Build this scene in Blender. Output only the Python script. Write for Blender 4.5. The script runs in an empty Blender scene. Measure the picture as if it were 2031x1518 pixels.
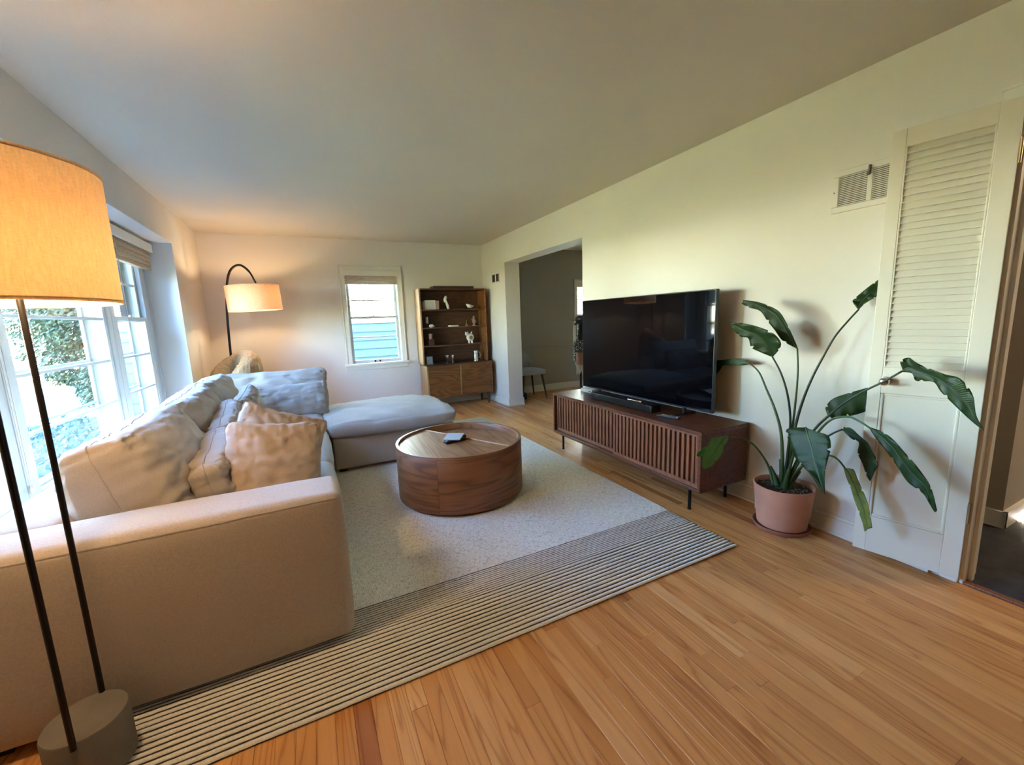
import bpy, bmesh, math, random
from mathutils import Vector, Matrix, noise
import numpy as np

sc = bpy.context.scene
C = sc.collection
PI = math.pi
rnd = random.Random(7)

# ------------------------------------------------------------------ camera
cam_d = bpy.data.cameras.new('camera')
cam = bpy.data.objects.new('camera', cam_d)
C.objects.link(cam)
sc.camera = cam
cam_d.sensor_fit = 'HORIZONTAL'
cam_d.sensor_width = 36.0
cam_d.lens = 816.08 / 2031 * 36.0
cam_d.clip_start = 0.05
cam_d.clip_end = 300
_yaw, _pitch, _roll = 0.45496, -0.15332, -0.03589
_f = Vector((math.sin(_yaw)*math.cos(_pitch), math.cos(_yaw)*math.cos(_pitch), math.sin(_pitch)))
_r = Vector((math.cos(_yaw), -math.sin(_yaw), 0))
_u = _r.cross(_f)
_r2 = math.cos(_roll)*_r + math.sin(_roll)*_u
_u2 = -math.sin(_roll)*_r + math.cos(_roll)*_u
CAM_P = Vector((0, 0, 1.2816))
cam.matrix_world = Matrix(((_r2.x, _u2.x, -_f.x, CAM_P.x), (_r2.y, _u2.y, -_f.y, CAM_P.y),
                           (_r2.z, _u2.z, -_f.z, CAM_P.z), (0, 0, 0, 1)))

# ------------------------------------------------------------------ light and exposure
sc.view_settings.view_transform = 'Standard'
sc.view_settings.look = 'None'
sc.view_settings.gamma = 1.0
sc.view_settings.use_curve_mapping = False
sc.view_settings.exposure = 4.45
cy = sc.cycles
cy.use_denoising = True
cy.max_bounces = 10
cy.diffuse_bounces = 6
cy.glossy_bounces = 4
cy.transmission_bounces = 6
cy.transparent_max_bounces = 12
cy.sample_clamp_indirect = 6.0
cy.caustics_reflective = False
cy.caustics_refractive = False

world = bpy.data.worlds.new('sky')
sc.world = world
world.use_nodes = True
wn = world.node_tree
wn.nodes.clear()
w_sky = wn.nodes.new('ShaderNodeTexSky')
w_sky.sky_type = 'NISHITA'
w_sky.sun_disc = False
w_sky.sun_elevation = math.radians(36)
w_sky.sun_rotation = math.radians(144)
w_bg = wn.nodes.new('ShaderNodeBackground')
w_sky.ozone_density = 6.0
w_sky.dust_density = 0.0
w_bg.inputs['Strength'].default_value = 0.85
w_out = wn.nodes.new('ShaderNodeOutputWorld')
wn.links.new(w_sky.outputs[0], w_bg.inputs[0])
wn.links.new(w_bg.outputs[0], w_out.inputs[0])

SUN_DIR = Vector((0.50, -0.68, 0.54)).normalized()      # towards the sun
sun_d = bpy.data.lights.new('sun', 'SUN')
sun_d.energy = 80.0
sun_d.angle = math.radians(0.6)
sun_d.color = (1.0, 0.89, 0.74)
sun = bpy.data.objects.new('sun', sun_d)
C.objects.link(sun)
sun.rotation_euler = SUN_DIR.to_track_quat('Z', 'Y').to_euler()

LAMP_NEAR_W = 0.92
LAMP_FAR_W = 1.15

def portal(name, loc, rot, sx, sy):
    d = bpy.data.lights.new(name, 'AREA')
    d.shape = 'RECTANGLE'; d.size = sx; d.size_y = sy
    d.cycles.is_portal = True
    o = bpy.data.objects.new(name, d); C.objects.link(o)
    o.location = loc; o.rotation_euler = rot
    return o
portal('window_portal', (-1.46, 3.44, 1.25), (0, -PI/2, 0), 1.7, 3.1)
portal('window_portal.001', (0.88, 6.42, 1.37), (-PI/2, 0, 0), 0.75, 1.35)

# ------------------------------------------------------------------ node helpers
def new_mat(name):
    m = bpy.data.materials.new(name); m.use_nodes = True
    nt = m.node_tree
    b = nt.nodes.get('Principled BSDF')
    return m, nt, b
def N(nt, t, **kw):
    n = nt.nodes.new(t)
    for k, v in kw.items():
        if k in n.inputs: n.inputs[k].default_value = v
        else: setattr(n, k, v)
    return n
def L(nt, a, b): nt.links.new(a, b)
def ramp(nt, fac, stops):
    r = nt.nodes.new('ShaderNodeValToRGB')
    e = r.color_ramp.elements
    while len(e) < len(stops): e.new(0.5)
    for i, (p, c) in enumerate(stops):
        e[i].position = p; e[i].color = (*c, 1) if len(c) == 3 else c
    L(nt, fac, r.inputs[0])
    return r.outputs[0]
def coords(nt, kind='Object', scale=(1, 1, 1), rot=(0, 0, 0)):
    if kind == 'World':
        g = nt.nodes.new('ShaderNodeNewGeometry'); src = g.outputs['Position']
    else:
        g = nt.nodes.new('ShaderNodeTexCoord'); src = g.outputs[kind]
    m = N(nt, 'ShaderNodeMapping'); m.inputs['Scale'].default_value = scale; m.inputs['Rotation'].default_value = rot
    L(nt, src, m.inputs[0])
    return m.outputs[0]
def noise_n(nt, vec, scale, detail=3, rough=0.5, dist=0.0):
    n = N(nt, 'ShaderNodeTexNoise'); n.inputs['Scale'].default_value = scale
    n.inputs['Detail'].default_value = detail; n.inputs['Roughness'].default_value = rough
    n.inputs['Distortion'].default_value = dist
    L(nt, vec, n.inputs['Vector'])
    return n.outputs[0]
def bump(nt, b, h, strength=0.2, dist=0.01):
    n = N(nt, 'ShaderNodeBump'); n.inputs['Strength'].default_value = strength; n.inputs['Distance'].default_value = dist
    L(nt, h, n.inputs['Height']); L(nt, n.outputs[0], b.inputs['Normal'])
def mixc(nt, fac, a, b, mode='MIX'):
    n = nt.nodes.new('ShaderNodeMix'); n.data_type = 'RGBA'; n.blend_type = mode
    for s, v in ((0, fac), (6, a), (7, b)):
        if hasattr(v, 'is_linked'): L(nt, v, n.inputs[s])
        elif s == 0: n.inputs[0].default_value = v
        else: n.inputs[s].default_value = (*v, 1)
    return n.outputs[2]
def math_n(nt, op, a, b=0.0):
    n = nt.nodes.new('ShaderNodeMath'); n.operation = op
    for i, v in enumerate((a, b)):
        if hasattr(v, 'is_linked'): L(nt, v, n.inputs[i])
        else: n.inputs[i].default_value = v
    return n.outputs[0]

def plain(name, col, rough=0.5, metal=0.0, bump_s=0.0, bump_scale=40, var=0.0):
    m, nt, b = new_mat(name)
    b.inputs['Base Color'].default_value = (*col, 1)
    b.inputs['Roughness'].default_value = rough
    b.inputs['Metallic'].default_value = metal
    v = coords(nt)
    if var:
        n = noise_n(nt, v, 9, 3)
        L(nt, ramp(nt, n, [(0.3, tuple(c*(1-var) for c in col)), (0.7, tuple(min(1, c*(1+var)) for c in col))]), b.inputs['Base Color'])
    if bump_s: bump(nt, b, noise_n(nt, v, bump_scale, 4), bump_s, 0.004)
    return m
def fabric(name, col, weave=900, var=0.08, bs=0.25, rough=0.95):
    m, nt, b = new_mat(name)
    v = coords(nt)
    n1 = noise_n(nt, v, 160, 2)
    n2 = noise_n(nt, v, 5, 3)
    c1 = ramp(nt, n1, [(0.3, tuple(c*(1-var) for c in col)), (0.7, tuple(min(1, c*(1+var)) for c in col))])
    c2 = mixc(nt, math_n(nt, 'MULTIPLY', n2, 0.12), c1, tuple(c*0.8 for c in col))
    L(nt, c2, b.inputs['Base Color'])
    b.inputs['Roughness'].default_value = rough
    b.inputs['Sheen Weight'].default_value = 0.08
    b.inputs['Specular IOR Level'].default_value = 0.15
    bump(nt, b, noise_n(nt, v, weave, 2), bs, 0.002)
    return m
def wood(name, c1, c2, c3, axis='X', ring=9.0, rough=0.4, stretch=0.09, bands=2.5, seed=0.0, space='Object'):
    """grain runs along axis"""
    m, nt, b = new_mat(name)
    sc3 = {'X': (stretch, 1, 1), 'Y': (1, stretch, 1), 'Z': (1, 1, stretch)}[axis]
    v0 = coords(nt, space, sc3)
    add = N(nt, 'ShaderNodeVectorMath', operation='ADD'); add.inputs[1].default_value = (seed, seed*1.7, seed*0.3)
    L(nt, v0, add.inputs[0]); v = add.outputs[0]
    big = noise_n(nt, v, ring, 2, 0.5, 0.6)
    rings = math_n(nt, 'FRACT', math_n(nt, 'MULTIPLY', big, bands*4))
    tri = math_n(nt, 'ABSOLUTE', math_n(nt, 'SUBTRACT', rings, 0.5))
    fine = noise_n(nt, v, 190, 3, 0.6)
    colr = ramp(nt, tri, [(0.0, c1), (0.22, c2), (0.5, c3)])
    colf = mixc(nt, math_n(nt, 'MULTIPLY', fine, 0.5), colr, tuple(c*0.62 for c in c1))
    L(nt, colf, b.inputs['Base Color'])
    b.inputs['Roughness'].default_value = rough
    bump(nt, b, fine, 0.06, 0.002)
    return m

# ------------------------------------------------------------------ materials
def wall_mat(name, col, bs=0.05, scale=220, rough=0.85):
    m, nt, b = new_mat(name)
    v = coords(nt, 'World')
    n = noise_n(nt, v, 1.3, 2)
    L(nt, ramp(nt, n, [(0.3, tuple(c*0.97 for c in col)), (0.7, col)]), b.inputs['Base Color'])
    b.inputs['Roughness'].default_value = rough
    b.inputs['Specular IOR Level'].default_value = 0.2
    bump(nt, b, noise_n(nt, v, scale, 3), bs, 0.003)
    return m
M = {}
M['wall'] = wall_mat('wall_paint', (0.73, 0.68, 0.62), 0.06, 160)
M['ceil'] = wall_mat('ceiling_paint', (0.67, 0.60, 0.49), 0.18, 130)
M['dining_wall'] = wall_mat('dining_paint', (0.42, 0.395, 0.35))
M['trim'] = plain('trim_paint', (0.74, 0.71, 0.64), 0.5, bump_s=0.02, bump_scale=60)
M['sash'] = plain('sash_paint', (0.52, 0.54, 0.54), 0.4, bump_s=0.02)
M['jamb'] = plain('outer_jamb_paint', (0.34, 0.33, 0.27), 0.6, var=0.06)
M['door'] = plain('door_paint', (0.72, 0.67, 0.56), 0.45, bump_s=0.03, bump_scale=50)
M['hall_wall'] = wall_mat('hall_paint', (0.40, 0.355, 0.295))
M['carpet'] = plain('carpet_pile', (0.035, 0.037, 0.045), 0.95, bump_s=0.9, bump_scale=220, var=0.4)
M['linen'] = fabric('sofa_linen', (0.43, 0.365, 0.305))
M['linen2'] = fabric('cushion_linen', (0.40, 0.345, 0.30), var=0.05)
M['tan'] = fabric('tan_canvas', (0.42, 0.33, 0.26), var=0.05)
M['boucle'] = fabric('boucle_wool', (0.40, 0.265, 0.14), weave=130, var=0.35, bs=1.0)
M['dining_fabric'] = fabric('grey_upholstery', (0.42, 0.42, 0.40))
M['black_metal'] = plain('blackened_steel', (0.012, 0.010, 0.009), 0.35, 0.6)
M['black_plastic'] = plain('black_plastic', (0.010, 0.010, 0.011), 0.35)
M['grey_plastic'] = plain('grey_plastic', (0.42, 0.42, 0.42), 0.4)
M['silver'] = plain('brushed_silver', (0.75, 0.75, 0.74), 0.22, 1.0)
M['brass'] = plain('aged_brass', (0.42, 0.30, 0.16), 0.35, 1.0)
M['nickel'] = plain('polished_nickel', (0.80, 0.76, 0.70), 0.15, 1.0)
M['concrete'] = plain('concrete', (0.15, 0.13, 0.105), 0.9, bump_s=0.35, bump_scale=90, var=0.12)
M['terracotta'] = plain('terracotta', (0.52, 0.24, 0.15), 0.75, bump_s=0.08, bump_scale=60, var=0.08)
M['terracotta_dark'] = plain('terracotta_dark', (0.30, 0.12, 0.075), 0.7, bump_s=0.08, bump_scale=60, var=0.1)
M['soil'] = plain('soil', (0.035, 0.022, 0.012), 0.95, bump_s=1.0, bump_scale=70, var=0.4)
M['bark'] = plain('bark', (0.10, 0.07, 0.05), 0.9, bump_s=0.8, bump_scale=20, var=0.3)
M['white_ceramic'] = plain('white_ceramic', (0.72, 0.68, 0.60), 0.3, var=0.05)
M['cream_paper'] = plain('cream_paper', (0.50, 0.46, 0.38), 0.8, var=0.08)
M['grey_paper'] = plain('grey_card', (0.24, 0.22, 0.18), 0.8, var=0.1)
M['terra_cup'] = plain('pink_clay', (0.35, 0.20, 0.14), 0.6, var=0.1)
M['grille'] = plain('vent_grille', (0.14, 0.125, 0.10), 0.5)
M['dark'] = plain('dark_void', (0.02, 0.018, 0.015), 0.9)
M['walnut'] = wood('walnut_veneer', (0.15, 0.048, 0.015), (0.25, 0.090, 0.030), (0.29, 0.110, 0.038), 'X', ring=6, rough=0.4, stretch=0.14, bands=2.5, space='UV')
M['walnut_top'] = wood('walnut_tabletop', (0.20, 0.08, 0.03), (0.32, 0.145, 0.06), (0.37, 0.175, 0.075), 'Y', ring=6, rough=0.42, stretch=0.08, bands=3, seed=3.0)
M['walnut_top'].node_tree.nodes['Principled BSDF'].inputs['Specular IOR Level'].default_value = 0.22
M['walnut_edge'] = wood('walnut_edge', (0.45, 0.23, 0.12), (0.58, 0.33, 0.19), (0.62, 0.37, 0.22), 'X', rough=0.35)
M['console'] = wood('console_walnut', (0.075, 0.018, 0.007), (0.14, 0.040, 0.016), (0.17, 0.055, 0.022), 'Y', ring=7, rough=0.35, stretch=0.1, bands=3, seed=5.0)
M['slat'] = wood('console_slat', (0.15, 0.045, 0.019), (0.27, 0.092, 0.040), (0.32, 0.115, 0.050), 'Z', ring=14, rough=0.4, stretch=0.1, bands=3, seed=8.0)
M['acacia'] = wood('acacia', (0.13, 0.042, 0.010), (0.25, 0.090, 0.021), (0.30, 0.118, 0.032), 'X', ring=6, rough=0.45, stretch=0.12, bands=3, seed=1.0)
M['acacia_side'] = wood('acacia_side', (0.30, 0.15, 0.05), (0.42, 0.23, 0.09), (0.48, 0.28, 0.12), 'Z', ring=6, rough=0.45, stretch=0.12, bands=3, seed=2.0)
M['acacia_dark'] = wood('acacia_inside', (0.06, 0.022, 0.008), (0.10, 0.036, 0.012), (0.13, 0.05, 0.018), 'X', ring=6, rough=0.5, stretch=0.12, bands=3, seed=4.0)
M['dark_wood'] = wood('dark_wood', (0.03, 0.012, 0.006), (0.06, 0.025, 0.012), (0.07, 0.03, 0.015), 'X', rough=0.5)
M['siding'] = plain('siding_shade_tone', (0.060, 0.098, 0.115), 0.6, var=0.04)  # pale siding darkened to blue-grey, shade put into the colour
M['roof'] = plain('roof_shingle', (0.12, 0.11, 0.10), 0.9, bump_s=0.5)
M['oak_under'] = plain('subfloor', (0.03, 0.018, 0.01), 0.9)

def screen_mat():
    m, nt, b = new_mat('screen_glass')
    b.inputs['Base Color'].default_value = (0.002, 0.002, 0.003, 1)
    b.inputs['Roughness'].default_value = 0.06
    b.inputs['Specular IOR Level'].default_value = 0.16
    v = coords(nt); n = noise_n(nt, v, 3, 2)
    L(nt, ramp(nt, n, [(0, (0.02,)*3), (1, (0.05,)*3)]), b.inputs['Roughness'])
    return m
M['screen'] = screen_mat()

def glass_mat():
    m, nt, b = new_mat('window_glass')
    nt.nodes.remove(b)
    out = nt.nodes['Material Output']
    t = N(nt, 'ShaderNodeBsdfTransparent'); t.inputs[0].default_value = (0.95, 0.98, 0.98, 1)
    g = N(nt, 'ShaderNodeBsdfGlossy'); g.inputs['Roughness'].default_value = 0.02
    ge = N(nt, 'ShaderNodeNewGeometry'); dt = N(nt, 'ShaderNodeVectorMath', operation='DOT_PRODUCT')
    L(nt, ge.outputs['Normal'], dt.inputs[0]); L(nt, ge.outputs['Incoming'], dt.inputs[1])
    c = math_n(nt, 'SUBTRACT', 1.0, math_n(nt, 'ABSOLUTE', dt.outputs['Value']))
    f = math_n(nt, 'ADD', math_n(nt, 'MULTIPLY', math_n(nt, 'POWER', c, 5.0), 0.8), 0.04)   # Schlick, the same from both sides
    mx = N(nt, 'ShaderNodeMixShader')
    L(nt, f, mx.inputs[0]); L(nt, t.outputs[0], mx.inputs[1]); L(nt, g.outputs[0], mx.inputs[2])
    L(nt, mx.outputs[0], out.inputs[0])
    return m
M['glass'] = glass_mat()

def floor_mat():
    m, nt, b = new_mat('oak_strip')
    at = N(nt, 'ShaderNodeAttribute', attribute_name='tone')
    tone = at.outputs['Fac']
    g = nt.nodes.new('ShaderNodeNewGeometry')
    comb = N(nt, 'ShaderNodeCombineXYZ')
    L(nt, math_n(nt, 'MULTIPLY', tone, 53.0), comb.inputs[0]); L(nt, math_n(nt, 'MULTIPLY', tone, 91.0), comb.inputs[1])
    add = N(nt, 'ShaderNodeVectorMath', operation='ADD')
    L(nt, g.outputs['Position'], add.inputs[0]); L(nt, comb.outputs[0], add.inputs[1])
    mp = N(nt, 'ShaderNodeMapping'); mp.inputs['Scale'].default_value = (1, 0.055, 1)
    L(nt, add.outputs[0], mp.inputs[0])
    v = mp.outputs[0]
    big = noise_n(nt, v, 11, 2, 0.45, 0.5)
    r = math_n(nt, 'FRACT', math_n(nt, 'MULTIPLY', big, 9.0))
    tri = math_n(nt, 'ABSOLUTE', math_n(nt, 'SUBTRACT', r, 0.5))
    line = ramp(nt, tri, [(0.0, (0, 0, 0)), (0.13, (0.75,)*3), (0.5, (1, 1, 1))])
    fine = noise_n(nt, v, 170, 3, 0.65)
    base = ramp(nt, tone, [(0.0, (0.44, 0.165, 0.048)), (0.14, (0.56, 0.24, 0.075)), (0.5, (0.68, 0.33, 0.11)),
                           (0.8, (0.74, 0.385, 0.145)), (1.0, (0.80, 0.46, 0.20))])
    dark = mixc(nt, 1.0, base, (0.62, 0.50, 0.40), 'MULTIPLY')
    c1 = mixc(nt, line, dark, base)
    c2 = mixc(nt, math_n(nt, 'MULTIPLY', fine, 0.42), c1, mixc(nt, 1.0, base, (0.62, 0.52, 0.42), 'MULTIPLY'))
    L(nt, c2, b.inputs['Base Color'])
    b.inputs['Roughness'].default_value = 0.38
    b.inputs['Specular IOR Level'].default_value = 0.4
    bump(nt, b, fine, 0.05, 0.001)
    return m
M['floor'] = floor_mat()

def shade_mat(name, col, em, strength, grain=0.25):
    """linen lamp shade: translucent cloth lit by the bulb inside"""
    m, nt, b = new_mat(name)
    nt.nodes.remove(b)
    out = nt.nodes['Material Output']
    v = coords(nt)
    n1 = noise_n(nt, coords(nt, 'Object', (1, 1, 6)), 90, 3)
    n2 = noise_n(nt, coords(nt, 'Object', (1, 1, 0.15)), 240, 2)
    n = math_n(nt, 'MULTIPLY', math_n(nt, 'ADD', n1, n2), 0.5)
    col_n = ramp(nt, n, [(0.3, tuple(c*(1-grain) for c in col)), (0.65, col)])
    d = N(nt, 'ShaderNodeBsdfDiffuse'); t = N(nt, 'ShaderNodeBsdfTranslucent')
    L(nt, col_n, d.inputs[0]); L(nt, mixc(nt, 1.0, col_n, em, 'MULTIPLY'), t.inputs[0])
    mx = N(nt, 'ShaderNodeMixShader'); mx.inputs[0].default_value = strength
    L(nt, d.outputs[0], mx.inputs[1]); L(nt, t.outputs[0], mx.inputs[2])
    L(nt, mx.outputs[0], out.inputs[0])
    return m
M['shade_near'] = shade_mat('linen_shade', (0.80, 0.68, 0.50), (1.0, 0.92, 0.82), 0.37)
M['shade_far'] = shade_mat('speckled_shade', (0.88, 0.72, 0.52), (1.0, 0.92, 0.78), 0.38, 0.3)
def bulb_mat():
    m, nt, b = new_mat('lit_bulb')
    b.inputs['Emission Color'].default_value = (1.0, 0.74, 0.46, 1)
    b.inputs['Emission Strength'].default_value = 8.0
    n = noise_n(nt, coords(nt), 3, 1)
    L(nt, ramp(nt, n, [(0, (1.0, 0.72, 0.42)), (1, (1.0, 0.76, 0.48))]), b.inputs['Emission Color'])
    return m
M['bulb'] = bulb_mat()

def bamboo_mat():
    m, nt, b = new_mat('woven_bamboo')
    v = coords(nt, 'World', (1, 3, 40))
    n = noise_n(nt, v, 14, 3)
    L(nt, ramp(nt, n, [(0.3, (0.30, 0.21, 0.13)), (0.5, (0.52, 0.41, 0.29)), (0.75, (0.66, 0.55, 0.42))]), b.inputs['Base Color'])
    b.inputs['Roughness'].default_value = 0.7
    return m
M['bamboo'] = bamboo_mat()

def leaf_mat(name, c1, c2):
    m, nt, b = new_mat(name)
    uv = N(nt, 'ShaderNodeUVMap')
    sep = N(nt, 'ShaderNodeSeparateXYZ'); L(nt, uv.outputs[0], sep.inputs[0])
    vv = math_n(nt, 'ABSOLUTE', math_n(nt, 'SUBTRACT', sep.outputs[1], 0.5))
    ph = math_n(nt, 'MULTIPLY', math_n(nt, 'SUBTRACT', sep.outputs[0], math_n(nt, 'MULTIPLY', vv, 0.25)), 60.0)
    w = math_n(nt, 'SINE', math_n(nt, 'MULTIPLY', ph, 6.28))
    n = noise_n(nt, coords(nt), 25, 3)
    col = ramp(nt, n, [(0.3, c1), (0.7, c2)])
    rib = ramp(nt, vv, [(0.0, (1, 1, 1)), (0.03, (0, 0, 0))])
    col2 = mixc(nt, math_n(nt, 'MULTIPLY', rib, 0.55), col, (0.16, 0.26, 0.06))
    L(nt, col2, b.inputs['Base Color'])
    b.inputs['Roughness'].default_value = 0.42
    b.inputs['Specular IOR Level'].default_value = 0.28
    bump(nt, b, w, 0.12, 0.002)
    return m
M['leaf'] = leaf_mat('strelitzia_leaf', (0.007, 0.024, 0.003), (0.016, 0.047, 0.006))
M['leaf_light'] = leaf_mat('strelitzia_leaf_young', (0.07, 0.20, 0.02), (0.11, 0.27, 0.035))
M['leaf_old'] = leaf_mat('strelitzia_leaf_old', (0.09, 0.12, 0.015), (0.20, 0.21, 0.04))
M['stalk'] = plain('green_stalk', (0.04, 0.085, 0.022), 0.45, var=0.3)
M['stalk_dark'] = plain('dark_stalk', (0.018, 0.032, 0.014), 0.45, var=0.25)

def foliage_mat(name, c1, c2):
    m, nt, b = new_mat(name)
    n = noise_n(nt, coords(nt, 'World'), 2.5, 3)
    n2 = noise_n(nt, coords(nt, 'World'), 30, 2)
    f = math_n(nt, 'MULTIPLY', math_n(nt, 'ADD', n, n2), 0.5)
    L(nt, ramp(nt, f, [(0.35, c1), (0.65, c2)]), b.inputs['Base Color'])
    b.inputs['Roughness'].default_value = 0.7
    return m
M['evergreen'] = foliage_mat('evergreen_needles', (0.012, 0.028, 0.012), (0.035, 0.058, 0.022))
M['added_juniper'] = foliage_mat('added_groundcover', (0.018, 0.050, 0.042), (0.050, 0.10, 0.085))
M['leafy'] = foliage_mat('summer_leaves', (0.05, 0.07, 0.03), (0.125, 0.13, 0.065))
def lawn_mat():
    m, nt, b = new_mat('lawn')
    n = noise_n(nt, coords(nt, 'World'), 3, 5, 0.7)
    n2 = noise_n(nt, coords(nt, 'World'), 40, 3, 0.7)
    f = math_n(nt, 'MULTIPLY', math_n(nt, 'ADD', n, n2), 0.5)
    L(nt, ramp(nt, f, [(0.3, (0.038, 0.050, 0.018)), (0.6, (0.085, 0.090, 0.042)), (0.8, (0.13, 0.12, 0.07))]), b.inputs['Base Color'])
    b.inputs['Roughness'].default_value = 0.9
    bump(nt, b, n2, 1.0, 0.05)
    return m
M['lawn'] = lawn_mat()
M['pave'] = plain('pale_paving', (0.35, 0.34, 0.32), 0.9, var=0.08)

def rug_mat(name, heather):
    m, nt, b = new_mat(name)
    vx = coords(nt, 'World', (1, 0.12, 1)); vy = coords(nt, 'World', (0.12, 1, 1))
    a = noise_n(nt, vx, 260, 3, 0.7); c = noise_n(nt, vy, 260, 3, 0.7); d = noise_n(nt, coords(nt, 'World'), 3, 3)
    f = math_n(nt, 'MULTIPLY', math_n(nt, 'ADD', a, c), 0.5)
    if heather:
        col = ramp(nt, f, [(0.38, (0.30, 0.27, 0.23)), (0.46, (0.70, 0.66, 0.59)), (0.53, (0.90, 0.86, 0.79))])
        col = mixc(nt, math_n(nt, 'MULTIPLY', d, 0.25), col, (0.76, 0.71, 0.63))
    else:
        col = ramp(nt, f, [(0.35, (0.66, 0.60, 0.51)), (0.55, (0.88, 0.84, 0.76))])
    L(nt, col, b.inputs['Base Color'])
    b.inputs['Roughness'].default_value = 0.85
    b.inputs['Specular IOR Level'].default_value = 0.1
    bump(nt, b, f, 0.9, 0.006)
    return m
M['rug'] = rug_mat('rug_heather', True)
M['rug_cord'] = rug_mat('rug_cord', False)
M['rug_dark'] = plain('rug_dark_thread', (0.045, 0.038, 0.032), 0.95, bump_s=0.6, bump_scale=300, var=0.4)

# ------------------------------------------------------------------ mesh helpers
def wmat(o):
    m = o.matrix_basis.copy()
    return wmat(o.parent) @ o.matrix_parent_inverse @ m if o.parent else m
def attach(o, parent):
    """parent o, built in world coordinates, keeping it where it stands"""
    o.parent = parent
    o.matrix_parent_inverse = wmat(parent).inverted()
    return o
def clone(o, name, delta=(0, 0, 0), parent=None):
    c = o.copy(); c.name = name; C.objects.link(c)
    if parent is not None: attach(c, parent)
    c.location = Vector(o.location) + Vector(delta)
    return c
def link(name, me, m, parent=None, smooth=None, bevel=None):
    if not isinstance(m, (list, tuple)): m = [m]
    for x in m: me.materials.append(x)
    o = bpy.data.objects.new(name, me); C.objects.link(o)
    if parent is not None: attach(o, parent)
    if smooth is not None:
        me.polygons.foreach_set('use_smooth', [True]*len(me.polygons))
        if smooth < 180: me.set_sharp_from_angle(angle=math.radians(smooth))
    if bevel:
        b = o.modifiers.new('bevel', 'BEVEL'); b.width = bevel; b.segments = 2; b.limit_method = 'ANGLE'
        b.harden_normals = False
    return o
def bm_obj(name, bm, m, parent=None, smooth=None, bevel=None, loc=None):
    bmesh.ops.recalc_face_normals(bm, faces=bm.faces)
    me = bpy.data.meshes.new(name)
    if loc is not None:
        bmesh.ops.translate(bm, verts=bm.verts, vec=-Vector(loc))
    bm.to_mesh(me); bm.free()
    o = link(name, me, m, parent, smooth, bevel)
    if loc is not None: o.location = loc
    return o
def bx(bm, x0, y0, z0, x1, y1, z1, mat=None):
    r = bmesh.ops.create_cube(bm, size=1.0)
    M4 = Matrix.Translation(((x0+x1)/2, (y0+y1)/2, (z0+z1)/2)) @ Matrix.Diagonal((x1-x0, y1-y0, z1-z0, 1))
    if mat is not None: M4 = mat @ M4
    bmesh.ops.transform(bm, matrix=M4, verts=r['verts'])
    return r['verts']
def box(name, p0, p1, m, parent=None, bevel=None, mat=None, loc=None):
    bm = bmesh.new(); bx(bm, *p0, *p1, mat=mat)
    return bm_obj(name, bm, m, parent, None if not bevel else 40, bevel, loc)
def cyl(bm, p, q, r0, r1=None, n=16, caps=True):
    r1 = r0 if r1 is None else r1
    p, q = Vector(p), Vector(q); d = q-p
    M4 = Matrix.Translation((p+q)/2) @ d.to_track_quat('Z', 'Y').to_matrix().to_4x4()
    bmesh.ops.create_cone(bm, cap_ends=caps, segments=n, radius1=r0, radius2=r1, depth=d.length, matrix=M4)
def lathe(bm, prof, c=(0, 0, 0), n=32, closed=False):
    rings = []
    for r, z in prof:
        if r < 1e-6: rings.append([bm.verts.new((c[0], c[1], c[2]+z))])
        else: rings.append([bm.verts.new((c[0]+r*math.cos(2*PI*i/n), c[1]+r*math.sin(2*PI*i/n), c[2]+z)) for i in range(n)])
    pairs = list(zip(rings, rings[1:])) + ([(rings[-1], rings[0])] if closed else [])
    for A, B in pairs:
        for i in range(n):
            j = (i+1) % n
            if len(A) == 1 and len(B) == 1: continue
            if len(A) == 1: bm.faces.new((A[0], B[j], B[i]))
            elif len(B) == 1: bm.faces.new((A[i], A[j], B[0]))
            else: bm.faces.new((A[i], A[j], B[j], B[i]))
def smooth_pts(pts, k=5):
    pts = [Vector(p) for p in pts]
    P = [2*pts[0]-pts[1]] + pts + [2*pts[-1]-pts[-2]]
    out = []
    for i in range(1, len(P)-2):
        for j in range(k):
            t = j/k
            a, b, c, d = P[i-1], P[i], P[i+1], P[i+2]
            out.append(0.5*((2*b)+(c-a)*t+(2*a-5*b+4*c-d)*t*t+(3*b-a-3*c+d)*t**3))
    out.append(pts[-1])
    return out
def tube(bm, pts, r, n=8, caps=True):
    rr = r if isinstance(r, (list, tuple)) else [r]*len(pts)
    pts = [Vector(p) for p in pts]
    prev = None; rings = []
    for i, p in enumerate(pts):
        t = (pts[min(i+1, len(pts)-1)]-pts[max(i-1, 0)]).normalized()
        if prev is None:
            a = t.orthogonal().normalized()
        else:
            a = (prev - t*prev.dot(t)).normalized()
        prev = a; b = t.cross(a)
        rings.append([bm.verts.new(p+(a*math.cos(2*PI*k/n)+b*math.sin(2*PI*k/n))*rr[i]) for k in range(n)])
    for A, B in zip(rings, rings[1:]):
        for k in range(n):
            bm.faces.new((A[k], A[(k+1) % n], B[(k+1) % n], B[k]))
    if caps:
        bm.faces.new(rings[0][::-1]); bm.faces.new(rings[-1])
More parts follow.
